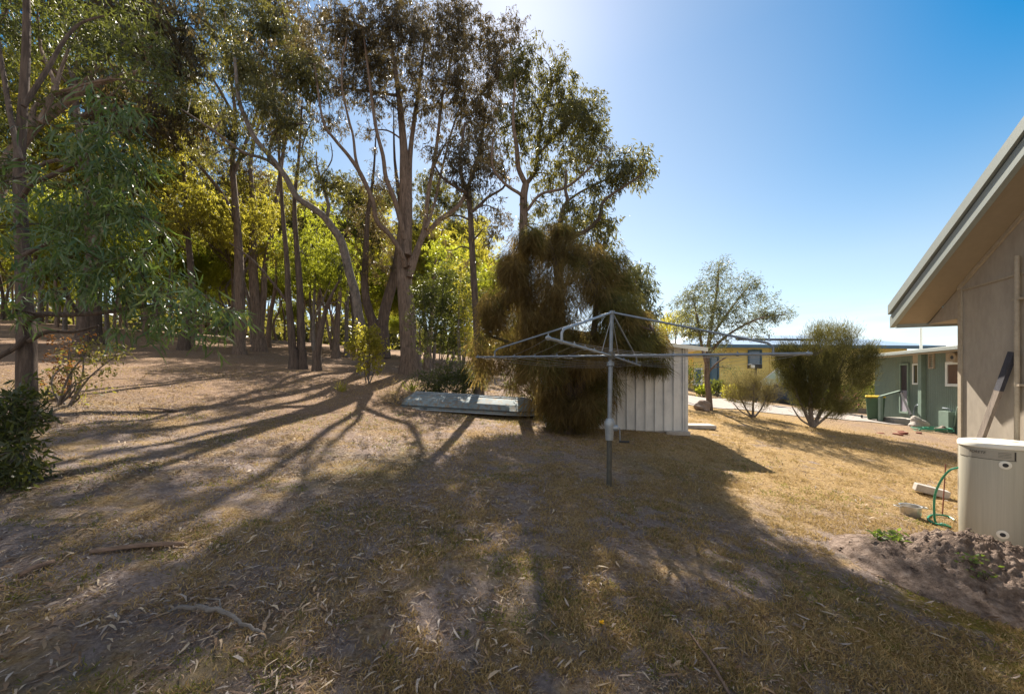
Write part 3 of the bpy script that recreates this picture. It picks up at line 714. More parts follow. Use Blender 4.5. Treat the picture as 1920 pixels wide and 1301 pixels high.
m = MB().tube([crk2 + (0, 0, -.005), crk2 + (0, 0, .05), crk + (0, 0, -.09), crk + (0, 0, -.04), crk + (0, 0, .01)], [.046, .050, .058, .066, .04], 20)
cx_ = (crk + crk2) / 2 + (0, 0, .02)
m.tube([cx_, cx_ + (.085, -.02, 0), cx_ + (.10, -.022, 0)], [.042, .038, .028], 16)
ch = m.build('crank_housing', M['galv_light'], hoist, smooth=True)
hx = cx_ + (.10, -.022, 0)
MB().tube([hx, hx + (.02, -.004, 0), hx + (.022, -.01, -.16)], .006, 8).build('crank_arm', M['galv'], ch, smooth=True)
MB().tube([hx + (.01, -.01, -.165), hx + (.13, -.03, -.165)], .014, 10).build('crank_grip', M['black'], ch, smooth=True)
MB().tube([hub + (0, 0, -.05), hub + (0, 0, .05)], .042, 16).build('hub', M['rust_post'], hoist, smooth=True)
MB().tube([top + (0, 0, -.03), top + (0, 0, .012)], .036, 14).build('top_cap', M['galv'], hoist, smooth=True)
ends = [P(893, 669.5, D0 * 1.199), P(1025, 633, D0 * .629), P(1522, 663, D0 * .801), P(1200, 685, D0 * 1.371)]
armr = [.0125, .0135, .0145, .0125]
for i, e in enumerate(ends):
    mt = M['galv_light'] if i == 1 else M['galv']
    dr = (e - hub) / np.linalg.norm(e - hub)
    a_ = MB().tube([hub, e, e + dr * .01], [armr[i], armr[i], armr[i] * .5], 12).build('arm', mt, hoist, smooth=True)
    for f in (.36, .52, .68, .84, .985): m = MB(); q = hub + (e - hub) * f; m.tube([q - dr * .012, q + dr * .012], armr[i] + .005, 10); m.tube([q, q + (0, 0, .035)], .005, 6); m.build('line_clip', mt, a_, smooth=True)
    k0 = hub + (e - hub) * .84; kk = k0 + np.array([0, 0, .095]); kin = hub + (e - hub) * .815 + np.array([0, 0, .115])
    MB().tube([top + (0, 0, -.005), kin, kk + (0, 0, -.02), k0], [.0125, .0125, .0125, .0125], 10).build('strut', mt, hoist, smooth=True)
MB().tube([top + (0, 0, -.04), hub + (ends[1] - hub) * .22], .004, 6).build('stay_rod', M['wire'], hoist)
MB().tube([top + (0, 0, -.04), hub + (ends[3] - hub) * .22], .004, 6).build('stay_rod', M['wire'], hoist)
order = [0, 1, 2, 3]
for f in (.36, .52, .68, .84, .985):
    m = MB()
    for i in range(4):
        a, b_ = hub + (ends[order[i]] - hub) * f, hub + (ends[order[(i + 1) % 4]] - hub) * f
        ps = [a * (1 - s) + b_ * s - np.array([0, 0, (.02 + .07 * f) * 4 * s * (1 - s)]) for s in np.linspace(0, 1, 9)]
        m.tube(ps, .0014, 5, cap=False)
    m.build('clothes_line', M['wire'], hoist)

# ------------------------------------------------------------------ garden shed
SY = 8.35
sb = EYE - (806 - HOR) / FPX * SY - .02
x1 = P(1288, 700, SY)[0]; x0 = x1 - 3.1
shed = thing('garden_shed', 'pale ribbed steel garden shed with skillion roof behind the clothesline', 'shed', (x1 - 1, SY, sb))
SF = Frame((x1, SY), (-1, 0.0), -1)           # u runs left from the right front corner, normal towards the camera
SF.n = np.array([0, -1., 0])
zr1 = P(1288, 650, SY)[2]; sl_ = .13
stop = lambda u: zr1 - .03 + sl_ * u
m = MB(); SF.ribs(m, 0.05, 3.1, sb, 0, .205, .04, 0, top=stop, shape=((0, 0), (.10, 0), (.13, 1), (.25, 1), (.28, 0)))
dp = 1.9
def rect(mb, a, b_, c, d): return mb.add([a, b_, c, d], [(0, 1, 2, 3)])
rect(m, SF.w(0, sb, -.01), SF.w(0, sb, -dp), SF.w(0, stop(0), -dp), SF.w(0, stop(0), -.01))
rect(m, SF.w(3.1, sb, -.01), SF.w(3.1, sb, -dp), SF.w(3.1, stop(3.1), -dp), SF.w(3.1, stop(3.1), -.01))
rect(m, SF.w(0, sb, -dp), SF.w(3.1, sb, -dp), SF.w(3.1, stop(3.1), -dp), SF.w(0, stop(0), -dp))
m.build('wall', M['shed'], shed)
m = MB(); SF.box(m, -.012, .05, sb, stop(0) - .004, -.03, .03); m.build('corner_post', M['shed'], shed)
m = MB()
for u0, u1, t0, t1, o0, o1 in ((-.36, 3.2, .012, .035, .16, -dp - .1),):
    m.hexa([SF.w(u, stop(u) + t, o) for t in (t0, t1) for u, o in ((u0, o0), (u1, o0), (u1, o1), (u0, o1))])
m.build('roof', M['shed'], shed)
m = MB(); m.hexa([SF.w(u, stop(u) + t, o) for t in (-.04, .045) for u, o in ((-.37, .164), (3.2, .164), (3.2, .18), (-.37, .18))])
m.build('roof_edge', M['white'], shed)
m = MB(); SF.box(m, -.0, 3.1, sb - .5, sb - .004, -dp, -.02); m.build('floor_slab', M['concrete'], shed)
def pavers():
    for (px, py, sx_, sy_, lab) in ((1268, 814, .5, .3, 'dark flat paver under the front corner of the shed'), (1306, 801, .75, .5, 'flat grey concrete slab lying right of the shed corner')):
        g = GP(px, py); g = G(g[0], g[1], .03)
        tag(MB().box(g, (sx_, sy_, .09), (1, -.1, 0)).build('paving_slab', M['concrete'], None, bevel=.012), lab, 'paving slab')
pavers()

# ------------------------------------------------------------------ upturned dinghy
bl = P(752, 766, 9.25); br = P(1024, 783, 8.75)
zl, zrr = bl[2] + .0, br[2] + .0
fwd = np.array([br[0] - bl[0], br[1] - bl[1], 0]); BL = np.linalg.norm(fwd); fwd /= BL; sid = np.array([fwd[1], -fwd[0], 0])   # towards the camera
boat = thing('upturned_dinghy', 'weathered blue white aluminium dinghy lying upside down under the trees', 'boat', (*((bl + br) / 2)[:2], (zl + zrr) / 2))
def bpt(s, w_, z): return np.array([*bl[:2], 0]) + fwd * s * BL + sid * (w_ - .55) + np.array([0, 0, zl * (1 - s) + zrr * s + z])
prof = []
for s in np.linspace(0, 1, 26):
    t = max(0, (s - .70) / .30); gw = .70 * (1 - t ** 2.4); cw = .56 * (1 - t ** 1.7); t2 = max(0, (s - .82) / .18); kh = .40 - .31 * t2 ** 2; chh = .245 - .15 * t2 ** 1.8
    sx2 = s * 1.0
    if s < .02: gw, cw = .66, .54
    ring_ = [(gw, 0.02), (gw * .995 + .004, .075), (gw * .985 + .012, .08), (gw * .97, .085), (cw * 1.035 + .012, chh - .012), (cw, chh), (cw * .5, (chh + kh) / 2 + .008), (0, kh)]
    row = [bpt(sx2 + .045 * (z / .45) * (s < .5) * (1 - s) * 0 + (0.045 * z / .46 if s < .02 else 0), w_, z) for w_, z in ring_] + [bpt(sx2, -w_, z) for w_, z in ring_[-2::-1]]
    prof.append(row)
n_ = len(prof[0]); v = [p for r_ in prof for p in r_]; f = [(i * n_ + k, (i + 1) * n_ + k, (i + 1) * n_ + k + 1, i * n_ + k + 1) for i in range(25) for k in range(n_ - 1)]
mhull = MB().add(v, f); hull = mhull.build('hull', M['boat'], boat, smooth=True)
hull.modifiers.new('thick', 'SOLIDIFY').thickness = .008
MB().add(prof[0], [tuple(range(n_))]).build('transom', M['boat'], boat)
for sgn in (1, -1):
    m = MB(); m.tube([prof[i][0 if sgn == 1 else -1] for i in range(26)], .016, 8); m.build('gunwale', M['galv_light'], boat, smooth=True)
m = MB(); m.tube([prof[i][7] + (0, 0, .006) for i in range(26)], .014, 6)
for k in (6, 8): m.tube([(prof[i][k] + prof[i][7]) / 2 + (0, 0, .01) for i in range(1, 22)], .011, 6)
m.build('keel_strip', M['galv_light'], boat, smooth=True)
m = MB(); m.tube([prof[i][3] + sid * .008 + (0, 0, .012) for i in range(25)], .012, 6); m.build('strake', M['dark'], boat, smooth=True)
bq = prof[4]; fr = lambda s, z: bpt(s, .693, z)
m = MB().add([fr(.155, .03) + sid * .012, fr(.205, .03) + sid * .012, fr(.205, .062) + sid * .013, fr(.185, .068) + sid * .013, fr(.165, .045) + sid * .012], [(0, 1, 2, 3, 4)]); m.build('dark_patch', M['dark'], boat)
m = MB().add([fr(.10, .03) + sid * .012, fr(.150, .03) + sid * .012, fr(.150, .05) + sid * .013, fr(.10, .05) + sid * .013], [(0, 1, 2, 3)]); m.build('pale_sticker', M['lid'], boat)

# ------------------------------------------------------------------ green corrugated house
GF = Frame((10.3, 0), (.34, 1)); gbz = -.02
gu0 = GF.pix(1640, 720)[0]; gu1 = GF.pix(1800, 720)[0] - 3.5
gh = thing('green_house', 'low green corrugated house with thin flat roof behind the cream house', 'house', GF.w(gu1 + 3, gbz))
zw = GF.pix(1640, 667)[1]
m = MB(); GF.ribs(m, gu1, gu0, gbz - .1, zw + .05, .094, .022, 0, shape=((0, 0), (.25, .3), (.5, 1), (.75, .3)))
q = [GF.w(gu0, gbz - .1, 0), GF.w(gu0, gbz - .1, -7), GF.w(gu0, zw + .05, -7), GF.w(gu0, zw + .05, 0)]; m.add(q, [(0, 1, 2, 3)])
q = [GF.w(gu1, gbz - .1, 0), GF.w(gu1, gbz - .1, -7), GF.w(gu1, zw + .05, -7), GF.w(gu1, zw + .05, 0)]; m.add(q, [(0, 1, 2, 3)])
m.build('wall', M['green'], gh)
m = MB(); ov = .55
rz0 = GF.pix(1606, 668, ov)[1]; ru0 = GF.pix(1606, 668, ov)[0]
rz1 = GF.pix(1800, 648, ov)[1]; ru1 = GF.pix(1800, 648, ov)[0]
rs = (rz1 - rz0) / (ru1 - ru0); rz = lambda u: rz0 + rs * (u - ru0)
ua, ub = ru0, gu1 - .3
m.hexa([GF.w(u, rz(u) + t + (0 if o > 0 else .25), o) for t in (-.035, .02) for u, o in ((ub, ov), (ua, ov), (ua, -7.4), (ub, -7.4))])
m.build('roof', M['white'], gh)
m = MB(); m.hexa([GF.w(u, rz(u) + t, o) for t in (-.10, -.0) for u, o in ((ub, ov + .004), (ua, ov + .004), (ua, ov + .05), (ub, ov + .05))]); m.build('gutter', M['fascia'], gh)
m = MB(); m.hexa([GF.w(u, rz(u) + t, o) for t in (-.13, -.11) for u, o in ((ub, 0.0), (ua - .05, 0.0), (ua - .05, ov - .01), (ub, ov - .01))]); m.build('eave_lining', M['trim'], gh)
def gwin(px0, py0, px1, py1, gl, name='window', fr_=.06):
    a, c = GF.pix(px0, py0, .03), GF.pix(px1, py1, .03); u0, u1 = sorted((a[0], c[0])); z0, z1 = sorted((a[1], c[1]))
    m = MB(); GF.ring(m, u0, u1, z0, z1, .0, .06, fr_); wn = m.build(name, M['white'], gh)
    m = MB(); GF.box(m, u0 + fr_, u1 - fr_, z0 + fr_, z1 - fr_, .0, .035); m.build('pane', M[gl], wn)
    return wn
a, c = GF.pix(1688, 682, .03), GF.pix(1705, 776, .03); u0, u1 = sorted((a[0], c[0])); z0, z1 = sorted((a[1], c[1]))
m = MB(); GF.ring(m, u0, u1, z0, z1, 0, .07, .07); dr_ = m.build('door', M['green_trim'], gh)
zm = z0 + (z1 - z0) * .46
m = MB(); GF.box(m, u0 + .07, u1 - .07, z0 + .07, zm, 0, .04); m.build('door_panel', M['door'], dr_)
m = MB(); GF.box(m, u0 + .07, u1 - .07, zm, z1 - .07, 0, .036); m.build('door_screen', M['screen'], dr_)
m = MB(); GF.box(m, u1 - .16, u1 - .10, zm - .1, zm - .02, .036, .09); m.build('handle', M['galv'], dr_)
gwin(1712, 682, 1724, 721, 'glass'); gwin(1774, 679, 1815, 725, 'glass_brown', fr_=.09)
a, c = GF.pix(1742, 663, .03), GF.pix(1752, 691, .03); u0, u1 = sorted((a[0], c[0])); z0, z1 = sorted((a[1], c[1]))
m = MB(); GF.ring(m, u0, u1, z0, z1, 0, .06, .03)
for k in range(7): GF.box(m, u0 + .03, u1 - .03, z0 + .05 + k * (z1 - z0 - .08) / 7, z0 + .07 + k * (z1 - z0 - .08) / 7, .0, .05)
m.build('louvre_vent', M['trim'], gh)
m = MB(); a, c = GF.pix(1712, 664, .02), GF.pix(1724, 681, .02); GF.box(m, c[0], a[0], c[1], a[1], 0, .03); m.build('panel', M['trim'], gh)
m = MB(); a, c = GF.pix(1774, 662, .02), GF.pix(1815, 677, .02); GF.box(m, c[0], a[0], c[1], a[1], 0, .03); m.build('panel', M['trim'], gh)
a = GF.pix(1788, 670, .15); q = GF.w(a[0], a[1], .03)
fan = MB().tube([q, q + GF.n * .05, q + GF.n * .16], [.15, .17, .15], 20).build('exhaust_fan', M['soffit'], gh, smooth=True)
MB().tube([q + GF.n * .155, q + GF.n * .17], .06, 14).build('fan_hub', M['dark'], fan)
a, c = GF.pix(1728, 664, .1), GF.pix(1728, 786, .1)
m = MB(); GF.box(m, a[0] - .09, a[0] + .09, gbz, a[1] + .05, .03, .16); m.build('downpipe', M['green_trim'], gh)
a = PLN(1727, 660, GF.o - GF.n * 1.2, GF.d)
fl = MB().tube([a + (0, 0, -.25), a + (0, 0, 1.0)], .045, 12).build('flue', M['white'], gh, smooth=True)
m = MB(); m.tube([a + (0, 0, -.05), a + (0, 0, .12)], .08, 12).build('flue_collar', M['dark'], fl)
def pipe(pts, r, nm, mat):
    q, _ = smooth_path([GF.w(*GF.pix(x, y, o), o) for x, y, o in pts], [1] * len(pts), 5); return MB().tube(q, r, 8).build(nm, M[mat], gh, smooth=True)
pipe([(1712, 790, .06), (1715, 765, .06), (1721, 759, .09), (1725, 765, .14)], .022, 'water_pipe', 'galv')
pipe([(1789, 800, .06), (1795, 768, .07), (1798, 764, .12), (1802, 776, .14)], .028, 'water_pipe', 'green_trim')
pipe([(1784, 800, .06), (1785, 775, .08), (1780, 767, .12), (1767, 765, .2)], .02, 'tap_pipe', 'galv')
m = MB(); a = GF.pix(1776, 785, .1); GF.box(m, a[0] - .22, a[0] + .22, gbz, a[1] + .25, .03, .2); m.build('meter_box', M['green_trim'], gh)
# steps and handrail
a, c = GF.pix(1668, 776, .3), GF.pix(1707, 776, .3)
su0, su1 = c[0], a[0]
st_ = thing('door_steps', 'pale concrete steps below the green house door', 'steps', GF.w((su0 + su1) / 2, gbz, .6))
m = MB(); GF.box(m, su0, su1 - .3, gbz - .2, gbz + .28, .04, .75); m.build('upper_step', M['concrete'], st_, bevel=.015)
m = MB(); GF.box(m, su0 - .1, su1 + .35, gbz - .2, gbz + .12, .76, 1.15); m.build('lower_step', M['concrete'], st_, bevel=.015)
hrl = thing('hand_rail', 'green timber handrail beside the steps of the green house', 'handrail', GF.w(su1 + .3, gbz, .8))
p1 = GF.w(*GF.pix(1651, 743, 1.0), 1.0); p2 = GF.w(*GF.pix(1687, 733, .15), .15)
g1 = np.array([p1[0], p1[1], gbz - .2]); MB().bar(g1, p1, .10, .10).build('post', M['green_trim'], hrl)
MB().bar(p1 + (p1 - p2) * .03, p2, .09, .05).build('rail', M['green_trim'], hrl)
p3 = GF.w(*GF.pix(1708, 778, .6), .6); MB().bar(p2, p3, .05, .05).build('brace', M['dark'], hrl)

# wheelie bin
bb = GP(1641, 787); bb = G(P(1641, 787, 15.2)[0], 15.2)
wb = thing('wheelie_bin', 'dark green wheelie bin with yellow lid beside the green house', 'bin', bb)
def taper(mb, c, a, b_, h, ax): 
    ax = np.array([*ax, 0.]); ay = np.array([-ax[1], ax[0], 0]); 
    return mb.hexa([np.array(c) + ax * i * s_[0] / 2 + ay * j * s_[1] / 2 + np.array([0, 0, z]) for z, s_ in ((.0, a), (h, b_)) for i, j in ((-1, -1), (1, -1), (1, 1), (-1, 1))])
ax = (.74, -.67)
taper(MB(), bb + (0, 0, .06), (.46, .5), (.56, .68), .86, ax).build('body', M['bingreen'], wb, bevel=.03)
m = MB(); taper(m, bb + (0, 0, .922), (.61, .74), (.57, .66), .07, ax); m.build('lid', M['binlid'], wb, bevel=.025)
for s in (-1, 1):
    q = bb + np.array([ax[0], ax[1], 0]) * .24 * s + np.array([.03, .26, .1]); MB().tube([q - np.array([ax[0], ax[1], 0]) * .03, q + np.array([ax[0], ax[1], 0]) * .03], .1, 18).build('wheel', M['black'], wb, smooth=True)
m = MB(); q = bb + np.array([.05, .38, .9]); m.tube([q - np.array([.22, 0, 0]), q + np.array([.22, 0, 0])], .018, 8); m.build('handle', M['bingreen'], wb)

# rocks, hose and rubble before the green house, rock by the small tree
def rock(px, py, d, size, label, mat='rock', squash=.8, name='rock', cat='rock', seed=1, group=None):
    r = np.random.default_rng(seed); g = G(P(px, py, d)[0], d)
    import bmesh
    bm = bmesh.new(); bmesh.ops.create_icosphere(bm, subdivisions=3, radius=1)
    for v_ in bm.verts:
        c = np.array(v_.co); k = 1 + .22 * math.sin(2.3 * c[0] + seed) * math.sin(2.9 * c[1] + 2 * seed) + .14 * math.sin(5 * c[2] + seed + 3 * c[0]) + r.normal(0, .02)
        v_.co = Vector((c[0] * size[0] * k, c[1] * size[1] * k, c[2] * size[2] * k + size[2] * .45 * squash))
    me = bpy.data.meshes.new(name); bm.to_mesh(me); bm.free()
    o = link(name, me, M[mat], None, g); return tag(o, label, cat, group)
rock(1317, 776, 12.4, (.21, .19, .23), 'upright brown rock at the foot of the small tree', seed=3)
rock(1722, 793, 13.4, (.24, .22, .27), 'rounded pale boulder against the downpipe of the green house', 'concrete', seed=5)
rock(1764, 799, 12.5, (.15, .14, .15), 'small dark stone beside the hose coil', seed=8)
cc = G(P(1750, 804, 12.5)[0], 12.5); m = MB(); q = []
for k in range(150):
    a = k / 150 * 2 * math.pi * 4.6; r_ = .30 + .14 * math.sin(a * .37) + .05 * (k % 7) / 7
    q.append(cc + np.array([r_ * 1.3 * math.cos(a), r_ * .8 * math.sin(a), .03 + .0007 * k]))
tag(m.tube(q, .014, 6).build('coiled_hose', M['hose'], None, smooth=True), 'green hose lying coiled on the ground below the green house', 'hose')
for k, (px, py) in enumerate([(1662, 813), (1672, 814), (1684, 811), (1700, 810), (1708, 812), (1716, 811), (1692, 813)]):
    g = GP(px, py)
    o = MB().box(g + (rng.normal(0, .12), rng.normal(0, .12), .005), (.22 * rng.uniform(.4, 1), .11, .06), (math.cos(k * 1.7), math.sin(k * 1.7), 0)).build('brick_piece', M['brick'], None, bevel=.012)
    tag(o, 'broken red brick piece on the bare earth before the green house', 'brick', 'broken bricks on the bare earth')

# ------------------------------------------------------------------ yellow house at the back
YD = 24.0
yx = lambda px: P(px, 700, YD)[0]
yz = lambda py: P(960, py, YD)[2]
yh = thing('yellow_house', 'yellow weatherboard house with pale steel roof at the back of the yard', 'house', (yx(1480), YD, yz(760)))
YF = Frame((0, YD), (1, 0.0)); YF.n = np.array([0, -1., 0])
def ybox(px0, py0, px1, py1, o0, o1, mb=None):
    mb = mb or MB(); return YF.box(mb, yx(px0), yx(px1), yz(py1), yz(py0), o0, o1)
m = MB()
zz0, zz1 = yz(722), yz(652); nb = 13
for k in range(nb):                                              # lapped boards
    a, c = zz0 + (zz1 - zz0) * k / nb, zz0 + (zz1 - zz0) * (k + 1) / nb
    xa, xb = yx(1300), yx(1700)
    m.add([(xa, YD - .035, a), (xb, YD - .035, a), (xb, YD - .005, c), (xa, YD - .005, c)], [(0, 1, 2, 3)])
    m.add([(xa, YD - .005, a), (xb, YD - .005, a), (xb, YD - .035, a), (xa, YD - .035, a)], [(0, 1, 2, 3)])
YF.box(m, yx(1300), yx(1700), zz0, zz1, -7, -.01)
m.build('wall', M['yellow'], yh)
m = MB(); ybox(1300, 722, 1700, 775, -6.5, -.6, m); m.build('understorey_shade', M['dark'], yh)  # near-black block standing in for the shade of the open carport
m = MB()
for px in (1300, 1375, 1440, 1520, 1600, 1695): ybox(px - 3, 722.5, px + 3, 775, -.5, -.12).build('stump_post', M['yellow'], yh)
ybox(1604, 728, 1660, 775, -.58, -.53).build('lower_wall', M['yellow'], yh)
m = MB(); e0, e1 = yz(648), yz(630)
V8 = [(yx(1262), YD - 1.0, e0), (yx(1735), YD - 1.0, yz(651)), (yx(1735), YD + 8, yz(651)), (yx(1262), YD + 8, e0), (yx(1330), YD + 2.6, e1 + .35), (yx(1590), YD + 2.6, e1 + .35), (yx(1590), YD + 3.2, e1 + .35), (yx(1330), YD + 3.2, e1 + .35)]
m.add(V8, [(0, 1, 5, 4), (1, 2, 6, 5), (2, 3, 7, 6), (3, 0, 4, 7), (4, 5, 6, 7), (0, 3, 2, 1)]); rf = m.build('roof', M['roofblue'], yh)
m = MB(); m.hexa([(yx(a), YD - o, yz(651 if a > 1500 else 648) + t) for t in (-.2, -.004) for a, o in ((1260, 1.10), (1737, 1.10), (1737, 1.004), (1260, 1.004))]); m.build('gutter', M['bluefascia'], yh)
m = MB(); m.tube([(yx(1390), YD + .6, e0 + .47), (yx(1552), YD + .6, e0 + .44)], .06, 8); m.build('roof_pipe', M['dark'], rf)
m = MB(); m.tube([(yx(1448), YD + .3, e0 + .2), (yx(1448), YD + .3, e0 + .75)], .05, 10); m.tube([(yx(1448), YD + .3, e0 + .15), (yx(1448), YD + .3, e0 + .33)], .1, 10); m.build('vent_pipe', M['galv'], rf)
gq = [(yx(1335), YD + 3.5, yz(632)), (yx(1393), YD + 3.5, yz(628)), (yx(1363), YD + 3.5, yz(604))]
m = MB(); m.add([np.array(p) for p in gq] + [np.array(p) + (0, 2.4, 0) for p in gq], [(0, 1, 2), (5, 4, 3), (0, 2, 5, 3), (2, 1, 4, 5)]); m.build('rear_gable', M['brown'], yh)
def ywin(px0, py0, px1, py1, gl, fr_='bluefascia'):
    m = MB(); YF.ring(m, yx(px0), yx(px1), yz(py1), yz(py0), .03, .10, .09); wn = m.build('window', M[fr_], yh)
    m = MB(); YF.box(m, yx(px0) + .08, yx(px1) - .08, yz(py1) + .08, yz(py0) - .08, .02, .06); m.build('pane', M[gl], wn)
ywin(1401, 656, 1427, 690, 'glass_blue'); ywin(1458, 657, 1480, 674, 'glass')
ywin(1330, 668, 1347, 720, 'glass_blue'); ywin(1300, 690, 1316, 722, 'glass_blue', 'white')
m = MB()
for px in (1371, 1401, 1443): ybox(px - .7, 652.5, px + .7, 722, .036, .05).build('corner_board', M['yellow'], yh)
# glass railed deck stair
dk = thing('glass_railing', 'pale glass railing of the stair in front of the yellow house', 'railing', (yx(1450), YD - 1.2, yz(735)))
m = MB(); m.add([(yx(1402), YD - 1.2, yz(722)), (yx(1434), YD - 1.2, yz(722)), (yx(1434), YD - 1.2, yz(692)), (yx(1402), YD - 1.2, yz(716))], [(0, 1, 2, 3)])
m.add([(yx(1435), YD - 1.2, yz(719)), (yx(1500), YD - 1.2, yz(719)), (yx(1500), YD - 1.2, yz(692)), (yx(1435), YD - 1.2, yz(692))], [(0, 1, 2, 3)])
M['rail_glass'] = glass('pale_rail_glass', (.42, .50, .40), .2); m.build('glass_panel', M['rail_glass'], dk)
m = MB(); m.bar((yx(1402), YD - 1.2, yz(716)), (yx(1434), YD - 1.2, yz(691)), .06, .05); m.bar((yx(1434), YD - 1.2, yz(691)), (yx(1500), YD - 1.2, yz(691)), .06, .05)
m.bar((yx(1435), YD - 1.2, yz(719.5)), (yx(1500), YD - 1.2, yz(719.5)), .06, .05); m.build('top_rail', M['white'], dk)
for px, py in ((1434, 691), (1468, 691), (1500, 691), (1403, 716)): m = MB(); m.bar((yx(px), YD - 1.26, yz(py)), (yx(px), YD - 1.26, yz(765)), .05, .05); m.build('post', M['white'], dk)
m = MB(); m.box((yx(1468), YD - .62, yz(721.5)), (yx(1500) - yx(1436), 1.1, .06)); m.build('deck', M['wood'], dk)
# post with box
d_ = 19.0; g = G(P(1417, 750, d_)[0], d_)
lp_ = thing('yard_post', 'dark post topped by a small black box before the yellow house', 'post', g)
MB().tube([g + (0, 0, -.2), P(1417, 690, d_)], .055, 10).build('shaft', M['dark'], lp_, smooth=True)
q = P(1415, 687, d_); MB().box(q, (.55, .35, .22)).build('box', M['black'], lp_, bevel=.03)
MB().box(q + (-.22, -.2, -.02), (.16, .1, .14)).build('lens', M['white'], lp_, bevel=.02)
# parked dark car half hidden below the deck
cd = 21.0; g = G(P(1490, 760, cd)[0], cd); g[2] = P(0, 768, cd)[2]
car = thing('parked_car', 'dark blue car parked under the deck, mostly hidden by shrubs', 'car', g)
cb = [(-1.9, .35), (-1.95, .75), (-1.85, .95), (-1.1, 1.0), (-.55, 1.42), (1.0, 1.45), (1.75, 1.0), (1.95, .9), (1.95, .35)]
m = MB(); nn = len(cb); v = [(g[0] + x, g[1] + s * .82 * (1 if z < 1.1 else .82), g[2] + z) for s in (-1, 1) for x, z in cb]
m.add(v, [tuple(range(nn)), tuple(range(2 * nn - 1, nn - 1, -1))] + [(k, (k + 1) % nn, nn + (k + 1) % nn, nn + k) for k in range(nn)]); m.build('body', M['navy'], car, bevel=.05)
m = MB(); m.add([(g[0] + x, g[1] - .80, g[2] + z) for x, z in ((-1.0, 1.02), (-.5, 1.36), (.95, 1.38), (1.5, 1.02))], [(0, 1, 2, 3)]); m.build('side_window', M['glass'], car)
for x in (-1.25, 1.25):
    for s in (-1, 1): m = MB(); m.tube([(g[0] + x, g[1] + s * .70, g[2] + .32), (g[0] + x, g[1] + s * .86, g[2] + .32)], .32, 20); m.build('wheel', M['black'], car, smooth=True)
MB().box((g[0] - 1.9, g[1] - .55, g[2] + .72), (.12, .3, .14)).build('headlight', M['white'], car, bevel=.02)

# ------------------------------------------------------------------ trees traced from the photo (each at its own distance)
def tree_base(px, d, dz=0): x = (px - 960) / FPX * d; return G(x, d, dz)
GL, GW = .14, .030                              # gum leaf

# big multi-stemmed gum in the middle
d = 14.5
t = Tree('gum_tree', 'tallest multi stemmed gum tree with thick trunk behind the upturned dinghy', 'tree', tree_base(770, d), barkm='bark_gum', leafm='leaf_brown')
t.flare(t.base, .37, 1.0, 1.3)
px_limb(t, [(770, 692), (764, 600), (758, 520), (757, 470), (758, 392), (758, 321), (756, 264), (744, 150), (724, 30)], [36, 31, 28, 24, 20, 18, 15, 10, 5], d, 1.0, 14)
px_limb(t, [(762, 480), (766, 400), (767, 349), (770, 278), (786, 160), (800, 50)], [20, 15, 12, 10, 7, 4], d, 1.5)
px_limb(t, [(760, 500), (753, 477), (733, 443), (707, 415), (699, 378), (676, 326), (653, 292), (627, 261), (605, 225), (590, 120)], [11, 10, 9, 9, 8, 8, 6, 5, 4, 3], d, -2.0)
px_limb(t, [(676, 326), (667, 298), (662, 255), (653, 221), (640, 150), (650, 70)], [5, 5, 4, 4, 3, 2], d, [-1, -1, -1.2, -1.4, -1.6, -1.8])
px_limb(t, [(760, 450), (741, 378), (724, 335), (718, 292), (704, 235), (690, 130), (680, 50)], [10, 9, 8, 7, 6, 4, 3], d, -1.2)
px_limb(t, [(768, 500), (787, 454), (797, 420), (804, 355), (818, 280), (830, 180), (850, 90)], [11, 10, 9, 8, 7, 5, 3], d, .8)
px_limb(t, [(768, 520), (790, 450), (801, 437), (825, 412), (849, 395), (869, 372), (895, 300), (910, 220)], [13, 10, 9, 9, 8, 8, 6, 4], d, 1.5)
px_limb(t, [(799, 430), (815, 380), (826, 330), (846, 250), (880, 150)], [7, 6, 5, 4, 3], d, 2.2)
px_clumps(t, [(600, 48, 44, 42), (588, 110, 52, 40), (650, 40, 45, 34), (676, 95, 60, 45), (736, 45, 60, 45), (720, 120, 70, 42), (795, 60, 60, 50), (785, 135, 65, 50),
              (855, 70, 55, 42), (860, 150, 60, 50), (796, 205, 70, 45, .65), (700, 175, 50, 30), (640, 165, 44, 26, .8), (924, 70, 44, 40), (938, 130, 42, 44), (900, 210, 55, 48),
              (848, 262, 55, 46, .15), (690, 245, 34, 34, .5), (618, 230, 36, 26, .6), (790, 280, 45, 30, .12), (905, 285, 45, 40), (965, 55, 25, 24, .6), (560, 150, 40, 26, .8), (750, 8, 60, 24, .8), (860, 20, 50, 24, .8)],
          d, 40, 16, GL, GW, depth=1.2, jitter=1.6)
t.finish()

# thin dark gum right of it
d = 10.3
t = Tree('gum_tree', 'slim dark trunked gum between the thickest gum and the brown casuarina', 'tree', tree_base(898, d), barkm='bark_dark', leafm='leaf_brown')
t.flare(t.base, .13, .5)
px_limb(t, [(898, 715), (893, 600), (887, 503), (884, 440), (881, 392), (875, 360), (862, 310), (872, 230)], [14, 13, 12, 11, 10, 9, 7, 4], d, .6)
px_limb(t, [(881, 400), (900, 385), (915, 370), (948, 346), (940, 300)], [6, 6, 5, 4, 3], d, 1.0)
px_limb(t, [(875, 362), (850, 348), (826, 330), (810, 300)], [6, 5, 4, 3], d, -.6)
px_clumps(t, [(866, 300, 50, 42), (890, 350, 40, 36, .7), (838, 325, 40, 34, .6), (830, 410, 44, 40, .12), (905, 430, 38, 34, .2), (930, 320, 40, 40), (850, 470, 40, 34, .1), (935, 395, 30, 30, .3), (880, 500, 36, 30, .12)], d, 40, 14, GL * .95, GW, depth=1.2)
t.finish()

